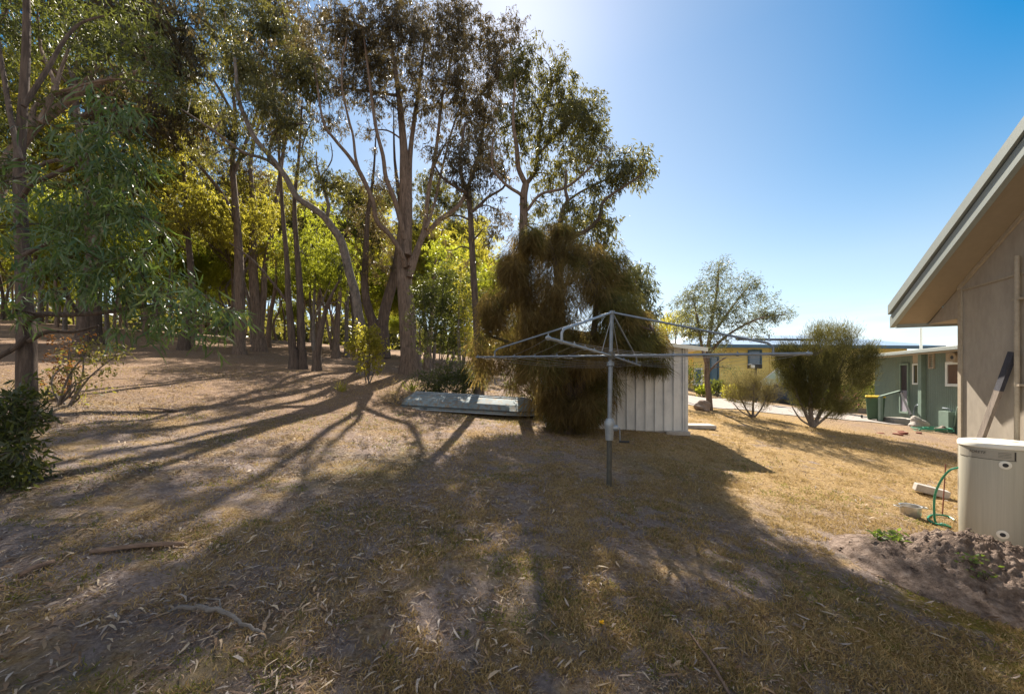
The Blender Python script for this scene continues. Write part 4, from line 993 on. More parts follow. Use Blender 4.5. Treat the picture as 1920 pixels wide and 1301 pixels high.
# right gum with the round crown against the sky
d = 10.6
t = Tree('gum_tree', 'tall gum with forked trunk rising behind the brown casuarina into the open sky', 'tree', tree_base(978, d), leafm='leaf_olive', barkm='bark_gum')
px_limb(t, [(978, 720), (979, 560), (981, 438), (982, 400), (982, 367), (986, 346)], [22, 18, 16, 15, 14, 13], d, 0, 12)
px_limb(t, [(986, 346), (972, 315), (969, 278), (962, 225), (966, 150)], [10, 9, 8, 5, 3], d, -.8)
px_limb(t, [(986, 346), (1000, 327), (1006, 303), (1014, 235), (1032, 170), (1052, 125)], [9, 8, 7, 6, 4, 3], d, .8)
px_limb(t, [(981, 375), (975, 364), (948, 346), (923, 312), (925, 260)], [6, 6, 5, 4, 3], d, -1)
px_limb(t, [(984, 400), (992, 390), (1015, 364), (1061, 352), (1095, 325), (1120, 300)], [6, 6, 5, 5, 4, 3], d, -.5)
px_limb(t, [(1010, 290), (1035, 262), (1060, 240), (1090, 215)], [5, 4, 4, 3], d, .3)
px_clumps(t, [(998, 95, 34, 26, .6), (975, 140, 36, 40, .7), (1045, 140, 36, 36), (1060, 185, 40, 36), (1095, 210, 42, 40), (1055, 235, 48, 36), (1108, 262, 42, 36), (1020, 265, 44, 36, .7), (1078, 295, 48, 34),
              (965, 235, 40, 40, .7), (1122, 305, 24, 24), (1040, 330, 44, 28, .7), (1000, 190, 36, 36, .6), (985, 290, 36, 26, .5), (1150, 283, 13, 12), (1000, 420, 30, 26, .5), (1020, 385, 34, 22, .5)],
          d, 50, 18, GL * .95, GW, depth=1.1)
t.finish()

d = 9.7
t = Tree('gum_tree', 'spreading gum with low crooked limbs reaching right beyond the taller forked gum', 'tree', tree_base(1052, d), leafm='leaf_olive', barkm='bark_dark')
px_limb(t, [(1050, 745), (1048, 600), (1050, 500), (1049, 438), (1055, 395), (1064, 377), (1060, 355), (1062, 320)], [18, 16, 13, 12, 9, 8, 6, 4], d, .3, 10)
px_limb(t, [(1050, 480), (1058, 450), (1095, 435), (1123, 410), (1129, 383), (1144, 367), (1181, 343), (1204, 327)], [9, 9, 8, 7, 6, 5, 4, 3], d, -.6)
px_limb(t, [(1064, 377), (1089, 360), (1120, 345), (1150, 330)], [5, 4, 4, 3], d, .6)
px_limb(t, [(1049, 470), (1040, 455), (1000, 430), (985, 420)], [5, 4, 4, 2], d, .4)
px_clumps(t, [(1190, 300, 28, 20), (1165, 322, 30, 24), (1210, 312, 16, 18), (1195, 335, 22, 14, .8), (1128, 350, 32, 22, .8), (1108, 402, 40, 34), (1078, 388, 32, 26), (1128, 438, 30, 24, .6), (1062, 430, 40, 28),
              (1125, 470, 28, 20, .5), (1090, 470, 30, 22), (1148, 490, 20, 20, .5), (1145, 415, 20, 22, .6), (1030, 460, 30, 24, .7), (1140, 520, 22, 20, .8)], d, 72, 14, GL * .9, GW, depth=1.1)
t.finish()

# leaning gum
d = 13.2
t = Tree('gum_tree', 'leaning gum whose bare trunk sweeps up to the left behind the small yellow green shrub', 'tree', tree_base(686, d), barkm='bark_grey', leafm='leaf_olive')
t.flare(t.base, .17, .6)
px_limb(t, [(686, 712), (682, 640), (672, 590), (666, 550), (656, 515), (645, 470), (636, 445), (622, 426), (607, 406), (580, 386), (556, 369), (534, 329), (505, 292), (477, 258), (460, 221), (448, 187), (440, 110)], [19, 18, 17, 16, 15, 15, 14, 13, 12, 11, 10, 9, 8, 8, 7, 6, 4], d, -2.0, 10)
px_limb(t, [(612, 410), (616, 385), (604, 345), (594, 310), (593, 285)], [6, 6, 5, 3, 2], d, [-1.2, -1.2, -1.0, -1.0, -1.0])
px_limb(t, [(604, 345), (580, 310), (566, 285), (574, 252), (582, 232)], [4, 4, 3, 2, 1.5], d, -1.1)
px_limb(t, [(600, 335), (622, 300), (620, 268)], [3, 2, 1.5], d, -1.0)
px_limb(t, [(534, 329), (500, 300), (455, 285), (400, 245), (340, 205)], [6, 5, 5, 4, 2], d, -2.3)
px_limb(t, [(505, 292), (512, 250), (540, 235), (575, 232)], [5, 4, 4, 2], d, -1.6)
px_clumps(t, [(500, 195, 55, 40), (455, 130, 52, 46), (585, 300, 26, 22, .5), (610, 340, 32, 22, .8), (575, 320, 26, 20, .6), (425, 215, 46, 30), (360, 200, 46, 30), (520, 275, 34, 26, .7), (545, 230, 36, 26), (640, 345, 24, 18, .6), (400, 290, 44, 26, .6)],
          d - 1.2, 44, 14, GL, GW, depth=1.2)
t.finish()

# gums at the left clearing edge
def forest_gum(label, px, py, wpx, d, top, clumps, limbs=(), barkm='bark_gum', leafm='leaf_olive', fork=None, dens=36, L=.17, W=.042):
    t = Tree('gum_tree', label, 'tree', tree_base(px, d), barkm=barkm, leafm=leafm)
    b = t.base; pyb = HOR - (b[2] - EYE) / d * FPX
    t.flare(b, wpx / 2 / FPX * d, .7, 1.35)
    pts = [(px, pyb)] + list(top); ws = wpx * np.linspace(1, .16, len(pts)) ** .9 * np.linspace(1, .9, len(pts)); px_limb(t, pts, list(ws), d, 0, 10)
    for pts, w0, e in limbs: px_limb(t, pts, [w0, w0 * .45], d, e)
    if clumps: px_clumps(t, clumps, d, dens, 13, L, W, depth=1.3, jitter=1.6)
    return t.finish()
forest_gum('upright gum with straight grey trunk, second from left edge of the clearing', 449, 668, 19, 17.8,
           [(450, 560), (447, 460), (441, 380), (436, 300), (440, 200), (420, 90)],
           [(400, 55, 80, 55), (480, 130, 60, 50), (345, 150, 70, 55), (430, 250, 60, 44, .8), (300, 60, 70, 55), (505, 50, 55, 45), (330, 250, 60, 50, .8), (420, 20, 70, 30)],
           [([(444, 420), (420, 370), (390, 330), (350, 280), (320, 200)], 8, -1), ([(437, 330), (460, 270), (485, 200), (500, 110)], 7, .6), ([(440, 220), (400, 150), (360, 100)], 6, -.8)])
forest_gum('thick trunked gum forking low beside a smaller stem in the clearing', 486, 655, 22, 20.0,
           [(482, 590), (476, 530), (474, 470), (478, 400), (470, 300), (500, 180)],
           [(560, 90, 50, 46), (535, 190, 50, 40), (520, 20, 50, 35), (455, 330, 46, 40, .7), (570, 40, 40, 40, .8)],
           [([(488, 620), (494, 560), (497, 500), (510, 430), (525, 330), (540, 220)], 12, .7), ([(478, 420), (450, 370), (430, 320)], 6, -.5)], leafm='leaf_brown')
forest_gum('thin gum leaning right, standing behind the low forked gum', 502, 640, 10, 24.5, [(507, 590), (516, 540), (520, 470), (535, 380)], [(540, 350, 40, 40, .7), (520, 410, 36, 30, .6)], leafm='leaf_yellow')
forest_gum('left stem of the pair of slim gums in front of the clearing', 551, 695, 15, 13.5, [(546, 620), (541, 560), (538, 490), (530, 400), (524, 300), (515, 180)], [(520, 240, 34, 34, .7), (505, 120, 44, 40)], [([(541, 570), (515, 535), (490, 505), (462, 478), (430, 455)], 5, -.8)], barkm='bark_dark', leafm='leaf_brown')
forest_gum('right stem of the pair of slim gums in front of the clearing', 566, 696, 16, 13.7, [(564, 620), (562, 540), (556, 460), (552, 380), (560, 300), (566, 200)], [(575, 250, 36, 34, .6), (570, 140, 40, 40)], barkm='bark_dark')
forest_gum('short dark gum leaning right just beside the pair of slim gums', 594, 699, 14, 13.3, [(596, 660), (604, 610), (613, 575), (626, 545), (640, 520)], [(640, 500, 30, 26, .6)], [([(612, 580), (600, 566), (585, 570)], 3, -.4), ([(616, 570), (640, 565), (655, 580)], 3, -.4)], barkm='bark_dark', leafm='leaf_dark')
forest_gum('twin stemmed young gum behind the short leaning gum', 630, 658, 13, 21.0, [(632, 620), (636, 570), (640, 520), (645, 430)], [(640, 470, 40, 34, .6)], [([(622, 655), (614, 610), (608, 580), (600, 540)], 6, 0)], leafm='leaf_yellow')
forest_gum('slender gum standing between the short leaning gum and the yellow green shrub', 650, 655, 9, 22.5, [(650, 600), (652, 540), (650, 460), (655, 360)], [(655, 420, 34, 34, .6)], barkm='bark_grey', leafm='leaf_bright')
forest_gum('gum with burnt dark butt on the far left, partly behind wattle leaves', 168, 628, 34, 15.5, [(172, 560), (176, 480), (170, 380), (180, 250), (170, 120)],
           [(200, 60, 70, 60), (120, 160, 70, 60), (240, 170, 60, 50), (150, 280, 60, 50, .8), (255, 300, 50, 50, .7), (60, 90, 60, 60), (20, 200, 60, 60)], [([(175, 440), (210, 350), (245, 240)], 9, 0), ([(172, 380), (120, 280), (90, 180)], 8, .5)], barkm='bark_dark', leafm='leaf_dark')
forest_gum('gum with black scorched base standing left of the straight grey trunk', 345, 650, 17, 17.0, [(352, 600), (360, 540), (352, 440), (345, 330), (330, 200)],
           [(330, 330, 60, 50, .8), (280, 230, 60, 50, .8), (380, 390, 40, 40, .7), (300, 400, 50, 40, .7)], [([(352, 450), (320, 380), (290, 300)], 6, 0)], barkm='bark_dark', leafm='leaf_yellow')
forest_gum('slim pale stem close behind the thick leaning fork', 800, 690, 13, 17.5, [(806, 640), (812, 580), (815, 500), (830, 430)], [(830, 470, 36, 40, .6)], barkm='bark_gum', leafm='leaf_bright')
# dark V-forked tree left of the big gum
d = 16.2
t = Tree('gum_tree', 'dark tree with low V shaped fork left of the thickest gum', 'tree', tree_base(716, d), barkm='bark_dark', leafm='leaf_brown')
px_limb(t, [(716, 672), (715, 640), (714, 612)], [34, 30, 28], d, 0, 12)
px_limb(t, [(712, 625), (694, 590), (684, 540), (686, 470), (690, 400), (700, 330), (706, 230)], [18, 17, 14, 11, 8, 5, 1], d, -.6)
px_limb(t, [(716, 625), (722, 580), (736, 530), (745, 480), (752, 400), (740, 300), (738, 190)], [22, 21, 19, 14, 10, 5, 1], d, .6)
px_clumps(t, [(690, 420, 40, 36, .7), (735, 440, 40, 40, .7), (710, 350, 40, 40, .6), (680, 490, 34, 36, .6), (725, 500, 34, 40, .5)], d, 30, 14, GL, GW)
t.finish()

# bright saplings lit from behind
def sapling(label, px, d, clumps, leafm, stems, dens=60, L=.12, W=.034, cat='tree', name='sapling'):
    t = Tree(name, label, cat, tree_base(px, d), barkm='bark_grey', leafm=leafm)
    for pts, w0 in stems: px_limb(t, pts, [w0, w0 * .35], d, .2, 7)
    px_clumps(t, clumps, d, dens * .6, 13, L, W, depth=1.0, jitter=.8); return t.finish()
sapling('glowing yellow green young tree behind the pair of slim gums', 590, 16.2, [(590, 440, 50, 30), (560, 470, 48, 34), (625, 480, 48, 38), (590, 510, 60, 34), (545, 505, 40, 30), (640, 525, 40, 28), (600, 410, 36, 24, .8), (655, 470, 30, 30, .8), (530, 450, 30, 30, .6)], 'leaf_bright', [([(590, 690), (588, 600), (592, 500), (595, 420)], 7), ([(589, 600), (615, 540), (630, 480)], 4)])
sapling('yellow leaved young tree shining behind the straight grey trunk', 440, 19.5, [(440, 390, 42, 30), (485, 410, 40, 34), (420, 435, 40, 30), (470, 455, 40, 30), (395, 395, 34, 30), (505, 385, 30, 26), (450, 345, 36, 24, .7), (360, 430, 40, 34, .7), (520, 470, 34, 30, .7)], 'leaf_yellow', [([(445, 670), (440, 560), (445, 400)], 7), ([(441, 520), (480, 450), (490, 410)], 4)], dens=48)
sapling('leafy young gum with hanging foliage right behind the casuarina', 1190, 10.8, [(1192, 515, 26, 26), (1205, 550, 28, 26), (1175, 555, 24, 30), (1215, 580, 22, 20), (1190, 590, 30, 22), (1160, 585, 20, 24)], 'leaf_grey', [([(1190, 760), (1188, 640), (1192, 520)], 6), ([(1189, 620), (1208, 560)], 3)], dens=95, L=.16, W=.03)
sapling('yellow green young tree showing just above the shed roof', 1268, 15.5, [(1262, 600, 26, 20), (1290, 590, 26, 20), (1240, 612, 22, 18), (1300, 618, 24, 16)], 'leaf_yellow', [([(1268, 745), (1266, 660), (1270, 600)], 5)], dens=60)

# understorey shrubs
def shrub(label, px, py, d, clumps, leafm, n_stem=6, dens=90, L=.07, W=.03, spread=20, cat='shrub', seg=1, droop=.2, name='shrub', twigm='bark_grey', per=12, depth=1.0, sp=.2):
    t = Tree(name, label, cat, tree_base(px, d), barkm=twigm, leafm=leafm)
    cs = [clumps[k % len(clumps)] for k in range(n_stem)]
    for k, c in enumerate(cs):
        e = P(c[0] + rng.uniform(-.4, .4) * c[2], c[1] + rng.uniform(-.2, .5) * c[3], d + rng.uniform(-.3, .3) * c[2] / FPX * d)
        b = t.base + (rng.uniform(-.06, .06), rng.uniform(-.06, .06), -.03); mid = b * .5 + e * .5 + np.array([rng.normal(0, .05), rng.normal(0, .05), rng.uniform(0, .1)])
        t.limb([b, mid, e], [.018 * max(1, d / 9), .007], 6)
    px_clumps(t, clumps, d, dens * .6, per, L, W, depth=depth, jitter=.25, droop=droop, spread=sp, seg=seg)
    return t.finish('foliage', 'stem')
shrub('small yellow green shrub standing before the leaning gum trunk', 690, 705, 11.6, [(688, 622, 24, 18), (676, 648, 24, 20), (702, 650, 22, 24), (690, 680, 28, 20), (660, 650, 14, 14, .6)], 'leaf_yellow', dens=150, L=.085, W=.045)
shrub('tall dark shrub wrapped round the foot of the thickest gum', 820, 712, 12.6, [(800, 545, 30, 36), (838, 560, 34, 40), (868, 590, 30, 44), (820, 610, 36, 40), (852, 640, 34, 34), (785, 600, 20, 40, .8), (880, 540, 24, 36, .8), (840, 510, 34, 28, .7), (790, 650, 16, 22, .6)], 'leaf_dark', 9, 95, .08, .032)
shrub('yellow tinged upright shrub left of the casuarina foliage', 868, 720, 11.8, [(870, 560, 24, 40), (880, 620, 24, 44), (862, 500, 22, 30, .7), (890, 670, 20, 30)], 'leaf_yellow', 6, 75, .08, .03)
shrub('low dense green bush directly behind the upturned dinghy', 840, 745, 10.6, [(800, 712, 26, 22), (835, 706, 34, 24), (870, 704, 28, 26), (855, 730, 50, 18), (805, 735, 26, 14), (895, 715, 20, 24)], 'leaf_dark', 8, 170, .06, .03)
shrub('olive shrub growing between the dinghy bow and the shed', 1010, 770, 10.2, [(985, 680, 26, 34), (1010, 720, 26, 34), (990, 745, 20, 20), (960, 710, 20, 30, .7)], 'leaf_dark', 6, 110, .075, .03)
# leggy shrub and low bush on the left edge
shrub('leggy half dead shrub with thin yellow green leaves left of the clearing', 118, 778, 6.2, [(170, 655, 40, 22, .55), (185, 695, 40, 22, .55), (140, 700, 34, 26, .5), (160, 735, 36, 20, .6), (95, 735, 36, 26, .7), (215, 665, 24, 16, .4), (110, 690, 26, 26, .4)], 'leaf_shrub', 10, 110, .065, .028)
shrub('rusty brown dead upright shrub behind the leggy one', 122, 770, 6.6, [(128, 640, 14, 26), (120, 690, 14, 30), (113, 735, 14, 24)], 'leaf_red', 4, 130, .06, .025)
shrub('dense low bush with lance leaves at the lower left edge', 22, 925, 3.55, [(18, 800, 60, 40), (40, 850, 46, 40), (10, 880, 50, 46), (46, 905, 20, 24, .6), (24, 760, 36, 24), (78, 780, 20, 10, .3), (8, 745, 36, 26), (-30, 830, 50, 60), (52, 830, 18, 20, .5)], 'leaf_dark', 12, 210, .09, .022, seg=2, sp=.16)
shrub('spiky low dead bush lying at the left end of the dinghy', 740, 768, 9.4, [(738, 735, 22, 22, .5), (722, 752, 20, 14, .5), (755, 745, 16, 22, .5)], 'straw', 12, 130, .16, .008, droop=-.5)

# drooping casuarina with brown needles
d = 7.75
t = Tree('casuarina_tree', 'dark brown drooping casuarina beside the shed, hanging over the dinghy', 'tree', tree_base(1062, d), barkm='bark_dark', leafm='needle')
px_limb(t, [(1062, 812), (1064, 740), (1058, 660), (1050, 580), (1042, 500), (1030, 450)], [40, 30, 24, 17, 10, 5], d, .2, 12)
px_limb(t, [(1068, 800), (1088, 720), (1110, 640), (1118, 560), (1105, 490)], [22, 18, 13, 9, 5], d, -.4, 10)
px_limb(t, [(1056, 760), (1030, 700), (1005, 620), (985, 540), (978, 480)], [18, 14, 10, 8, 4], d, .3, 8)
px_limb(t, [(1062, 700), (1000, 660), (950, 640), (915, 630)], [12, 9, 6, 4], d, .1, 8)
px_limb(t, [(1090, 720), (1130, 650), (1175, 610), (1225, 620)], [12, 9, 6, 3], d, -.5, 8)
def needle_spray(c, rad, n, L, r=rng):
    C = c + ball(n, r, .5) * rad; out = unit((C - c) / rad + r.normal(0, .4, (n, 3)))
    D = unit(out * np.array([.6, .6, .5]) + np.array([0, 0, -.8]) + r.normal(0, .22, (n, 3)))
    return leaves(C, D, L * r.uniform(.5, 1.3, n), .0075 * r.uniform(.7, 1.4, n), 2, curl=.12, r=r)
cas = [(978, 490, 44, 40), (1030, 475, 46, 38), (1085, 490, 44, 40), (1010, 545, 60, 50), (1075, 560, 60, 54), (1130, 550, 44, 46), (955, 560, 40, 46), (945, 620, 46, 54), (1010, 640, 60, 60), (1080, 650, 60, 60),
       (1140, 630, 52, 50), (1195, 600, 36, 34), (1222, 640, 30, 30, .6), (1185, 670, 36, 30, .5), (930, 690, 34, 40, .5), (985, 705, 40, 34, .35), (1050, 730, 56, 50), (1110, 735, 44, 44), (905, 650, 24, 50, .4), (1150, 575, 40, 34), (1025, 765, 24, 26, .3), (1100, 770, 40, 26), (1165, 540, 24, 24, .7), (1235, 690, 18, 18, .35), (1130, 500, 36, 34), (960, 520, 34, 36), (925, 590, 30, 44), (1165, 640, 40, 40), (1040, 600, 60, 50, .8), (985, 660, 44, 44), (1085, 700, 60, 44), (1205, 640, 40, 40), (1062, 690, 70, 60, 1.3), (1035, 755, 40, 40, .9), (1092, 765, 40, 34, 1.1), (1060, 790, 34, 20), (1010, 580, 50, 44, .8), (1060, 445, 30, 20, .8), (995, 455, 24, 20, .8)]
Vg, Ig, Cg = [], [], []
for c in cas:
    k = c[4] if len(c) > 4 else 1; dd = d + rng.uniform(-.5, .5); a, b_ = c[2] / FPX * dd, c[3] / FPX * dd
    ctr = P(c[0], c[1] - 8, dd)
    for sub in range(12):                        # several plumes per mass so that gaps and light tips show
        cc_ = ctr + ball(1, rng, .6)[0] * np.array([a, (a + b_) * .55, b_]) * 1.1
        V, I, Cn = needle_spray(cc_, np.array([a, (a + b_) / 2, b_]) * rng.uniform(.35, .65), int(230 * k), .27)
        if c[0] > 1110 and rng.random() < .6 or rng.random() < .2: Vg.append(V); Ig.append(I); Cg.append(Cn)
        else: t.V.append(V); t.I.append(I); t.C.append(Cn)
    A = np.array([q for q, _ in t.nodes]); k0 = int(np.argmin(np.linalg.norm(A - ctr, axis=1) + np.maximum(0, A[:, 2] - ctr[2])))
    for _ in range(4):
        e = ctr + ball(1)[0] * np.array([a, a, b_]) * .8; t.tr.tube([A[k0], (A[k0] + e) / 2 + rng.normal(0, .05, 3) + (0, 0, .06), e], [.012, .008, .003], 5, cap=False)
build_leaves('green_crown', Vg, Ig, Cg, M['needle_green'], t.root)
t.finish()

# small gum beside the shed and shrubs along the path
d = 12.8
t = Tree('gum_tree', 'small airy gum with slim trunk right of the shed', 'tree', tree_base(1331, d), barkm='bark_gum', leafm='leaf_grey')
px_limb(t, [(1331, 772), (1329, 740), (1325, 700), (1327, 660), (1335, 600), (1345, 540), (1348, 500)], [12, 10, 9, 8, 6, 4, 2], d, .2, 10)
px_limb(t, [(1326, 690), (1316, 650), (1308, 600), (1300, 560)], [6, 5, 4, 2], d, -.3)
px_limb(t, [(1328, 665), (1350, 640), (1385, 615), (1430, 595), (1470, 590)], [6, 5, 4, 3, 2], d, -.4)
px_limb(t, [(1330, 640), (1355, 600), (1385, 560), (1405, 535)], [5, 4, 3, 2], d, .4)
px_limb(t, [(1327, 700), (1345, 680), (1362, 670)], [4, 3, 2], d, -.3)
px_clumps(t, [(1345, 510, 20, 22), (1330, 545, 30, 24), (1372, 540, 30, 24), (1300, 560, 26, 20), (1285, 590, 22, 18, .7), (1345, 580, 36, 24), (1400, 560, 30, 26), (1418, 590, 28, 20), (1380, 605, 34, 20, .8), (1450, 590, 22, 14), (1474, 588, 13, 9), (1320, 610, 34, 22, .8), (1290, 625, 24, 16, .6),
              (1408, 530, 20, 18, .8), (1345, 640, 30, 18, .5), (1420, 625, 22, 12, .6), (1270, 570, 12, 10, .7), (1436, 560, 16, 14, .7), (1365, 690, 16, 10, .4), (1355, 490, 10, 8, .7), (1310, 530, 14, 12, .7)], d, 135, 9, .095, .020, depth=1.1, droop=.25, spread=.24)
t.finish()
def broom(label, px, d, clumps, stems, leafm='leaf_grey', n=900, L=.13, up=.9, W=.007):
    t = Tree('shrub', label, 'shrub', tree_base(px, d), barkm='bark_grey', leafm=leafm)
    for pts, w0 in stems: px_limb(t, pts, [w0, w0 * .4], d, rng.uniform(-.2, .2), 7)
    o = t.base + (0, 0, .25)
    for c in clumps:
        k = c[4] if len(c) > 4 else 1; dd = d + rng.uniform(-.25, .25); a, b_ = c[2] / FPX * dd, c[3] / FPX * dd; ctr = P(c[0], c[1], dd); nn = int(n * k)
        pl_ = ctr + ball(34, rng, .45) * np.array([a, (a + b_) / 2, b_]) * .92; w_ = rng.random(34) ** 1.3 + .1; idx = rng.choice(34, nn, p=w_ / w_.sum())
        ax_ = unit(unit(pl_ - o) * .8 + np.array([0, 0, up * .55]) + rng.normal(0, .2, (34, 3))); C = pl_[idx] + ax_[idx] * (rng.uniform(-.7, 1, nn) * .26)[:, None] + rng.normal(0, .065, (nn, 3)); D = unit(ax_[idx] + rng.normal(0, .38, (nn, 3)))
        V, I, Cn = leaves(C, D, L * rng.uniform(.5, 1.4, nn), W, 1); t.V.append(V); t.I.append(I); t.C.append(Cn)
        A = np.array([q for q, _ in t.nodes]); 
        for _ in range(7):
            e = ctr + ball(1)[0] * np.array([a, a, b_]) * .95; dv = np.linalg.norm(A - e, axis=1) + 2 * np.maximum(0, A[:, 2] - e[2] + .1); k0 = int(np.argmin(dv))
            t.tr.tube([A[k0], (A[k0] + e) / 2 + rng.normal(0, .06, 3), e], [.008, .005, .002], 5, cap=False)
    return t.finish('foliage', 'stem')
broom('large rounded olive broom shrub with several dark stems beside the path', 1523, 11.0,
      [(1540, 640, 40, 26, .7), (1580, 650, 40, 28, .8), (1500, 670, 40, 30), (1550, 680, 50, 34, 1.3), (1600, 685, 34, 34), (1480, 695, 26, 26), (1520, 715, 44, 30), (1570, 720, 44, 30), (1610, 715, 22, 26, .7), (1540, 745, 40, 20, .6), (1580, 755, 34, 18, .5), (1505, 745, 24, 18, .4), (1470, 670, 16, 18, .5), (1625, 670, 14, 20, .4), (1560, 625, 40, 14, .3), (1520, 765, 26, 14, .45), (1565, 772, 30, 12, .4), (1490, 720, 24, 20, .6), (1535, 700, 60, 34, 1.0)],
      [([(1522, 800), (1508, 770), (1495, 740), (1485, 700)], 6), ([(1523, 800), (1520, 770), (1520, 720), (1525, 670)], 9), ([(1525, 800), (1540, 770), (1560, 730), (1580, 680)], 8), ([(1526, 800), (1550, 780), (1580, 750), (1605, 710)], 6), ([(1520, 798), (1500, 785), (1485, 762)], 4)], 'broom', 5200)
broom('smaller pale twiggy broom shrub between the small gum and the large broom', 1412, 12.0,
      [(1385, 735, 24, 18), (1412, 728, 26, 20), (1440, 735, 20, 18), (1400, 752, 30, 14, .6), (1435, 755, 16, 12, .5), (1412, 712, 22, 10, .4)],
      [([(1410, 782), (1398, 765), (1386, 740)], 4), ([(1412, 782), (1412, 760), (1414, 725)], 5), ([(1414, 782), (1428, 765), (1440, 740)], 4), ([(1409, 782), (1388, 770), (1375, 755)], 3)], 'broom_pale', 2300)
def small_plants():
    for (px, py, dd, lab, mt, n, hh_) in ((1372, 738, 17.5, 'yellow flowered strappy plant at the foot of the yellow house garden', 'leaf_yellow', 500, .7), (1250, 732, 17, 'pale feathery plant right of the shed on the path edge', 'straw', 300, .6), (1345, 728, 19.5, 'dark round garden bush near the yellow house wall', 'leaf_dark', 700, .8),
                                      (1285, 722, 20, 'clipped dark shrub just right of the shed wall', 'leaf_dark', 900, 1.6), (1650, 745, 19.5, 'dark green bush left of the green house corner', 'leaf_dark', 1300, 1.9), (1585, 760, 18, 'dark bush behind the large broom shrub', 'leaf_dark', 1200, 1.3), (1575, 742, 17.6, 'pink flowering bush behind the large broom shrub', 'pink', 60, 1.1),
                                      (1318, 736, 18.5, 'low green clump between the small gum and yellow house', 'leaf_bright', 400, .5)):
        b = tree_base(px, dd); t = Tree('garden_plant', lab, 'plant', b, barkm='bark_grey', leafm=mt)
        for _ in range(7): t.limb([b + (0, 0, -.03), b + np.array([rng.normal(0, .15), rng.normal(0, .15), hh_ * .4]), b + np.array([rng.normal(0, .3) * hh_, rng.normal(0, .3) * hh_, hh_ * .8])], [.015, .005], 5)
        C = b + (0, 0, hh_ * .55) + ball(n) * np.array([.55 * hh_ + .1, .5 * hh_ + .1, hh_ * .5]); D = unit(C - b + rng.normal(0, .3, (n, 3)))
        V, I, Cn = leaves(C, D, .16 * rng.uniform(.6, 1.4, n), .05, 1); t.V.append(V); t.I.append(I); t.C.append(Cn); t.finish('foliage', 'stem')
small_plants()

# near wattle on the left with long sickle leaves
d = 5.0
t = Tree('wattle_tree', 'near wattle with long drooping sickle leaves at the left edge', 'tree', tree_base(52, d), barkm='bark_dark', leafm='leaf_wattle')
t.flare(t.base, .10, .35)
px_limb(t, [(52, 805), (50, 720), (50, 640), (46, 560), (42, 460), (38, 380), (37, 290), (44, 190), (49, 90), (50, 0), (52, -90)], [30, 28, 26, 23, 20, 18, 16, 14, 12, 10, 7], d, .3, 14)
px_limb(t, [(38, 300), (20, 220), (5, 130), (-10, 40)], [9, 8, 7, 5], d, .3)
px_limb(t, [(44, 200), (70, 160), (95, 120), (118, 80), (150, 45), (196, 30)], [8, 8, 7, 6, 5, 3], d, .5)
px_limb(t, [(45, 610), (70, 590), (130, 590), (200, 585), (260, 575), (330, 575), (400, 600), (440, 610)], [11, 10, 9, 8, 7, 5, 4, 2], d, -.5)
px_limb(t, [(50, 630), (30, 650), (0, 668), (-40, 690)], [10, 9, 8, 6], d, -.2)
px_limb(t, [(52, 640), (90, 622), (140, 622), (185, 610)], [8, 7, 6, 3], d, .2)
px_limb(t, [(42, 370), (60, 345), (95, 330), (150, 300), (200, 250), (215, 200)], [8, 8, 7, 6, 5, 3], d, -.5)
px_limb(t, [(44, 480), (90, 455), (160, 420), (230, 400), (300, 420)], [8, 7, 6, 5, 3], d, -.6)
px_limb(t, [(40, 330), (110, 300), (180, 330), (250, 370)], [6, 6, 5, 3], d, -.4)
wl = [(170, 255, 52, 40), (225, 235, 42, 40), (190, 320, 60, 46), (255, 330, 36, 46), (130, 390, 60, 44), (220, 400, 60, 44), (285, 440, 44, 34), (160, 470, 70, 40), (95, 480, 40, 50, .7), (110, 420, 40, 36, .8), (240, 490, 56, 36), (320, 500, 36, 26, .7), (95, 550, 36, 30, .8), (170, 540, 70, 32),
      (270, 570, 50, 34), (330, 565, 40, 32), (385, 560, 36, 26), (420, 590, 34, 26), (300, 615, 40, 24, .8), (415, 625, 26, 20, .7), (350, 610, 30, 22, .7), (10, 430, 26, 36, .7), (5, 350, 24, 36, .6), (245, 620, 34, 22, .6), (15, 590, 34, 26), (110, 340, 40, 30, .6), (200, 195, 40, 20, .7)]
for c in wl:
    cx, cy, rx, ry = c[:4]; k = c[4] if len(c) > 4 else 1; dd = d - .5 + rng.uniform(-.4, .3); a, b_ = rx / FPX * dd, ry / FPX * dd
    t.clump(P(cx, cy - 8, dd), (a, (a + b_) / 2, b_), max(4, int(220 * k * a * b_)) , 13, .175, .020, droop=.85, spread=.22, seg=2, twigs=4)
t.finish()
t = Tree('wattle_tree', 'upper dark leafed tree closing over the top left corner', 'tree', tree_base(-60, 6.4), barkm='bark_gum', leafm='leaf_dark')
d = 6.6
px_limb(t, [(-95, 790), (-70, 600), (-30, 420), (20, 300), (60, 240), (99, 212), (161, 166), (220, 145), (277, 131)], [34, 30, 26, 22, 18, 15, 12, 9, 5], d, .6, 12)
px_limb(t, [(75, 230), (101, 166), (92, 129), (76, 88), (70, 20)], [9, 7, 6, 5, 3], d, .5)
px_limb(t, [(103, 175), (110, 145), (122, 111), (131, 88), (160, 40)], [8, 6, 5, 4, 2], d, .5)
px_limb(t, [(60, 240), (70, 196), (150, 160), (220, 90), (300, 60)], [9, 8, 7, 5, 3], d, .9)
px_limb(t, [(-30, 420), (-40, 250), (-20, 100), (20, 0)], [14, 11, 8, 5], d, .3)
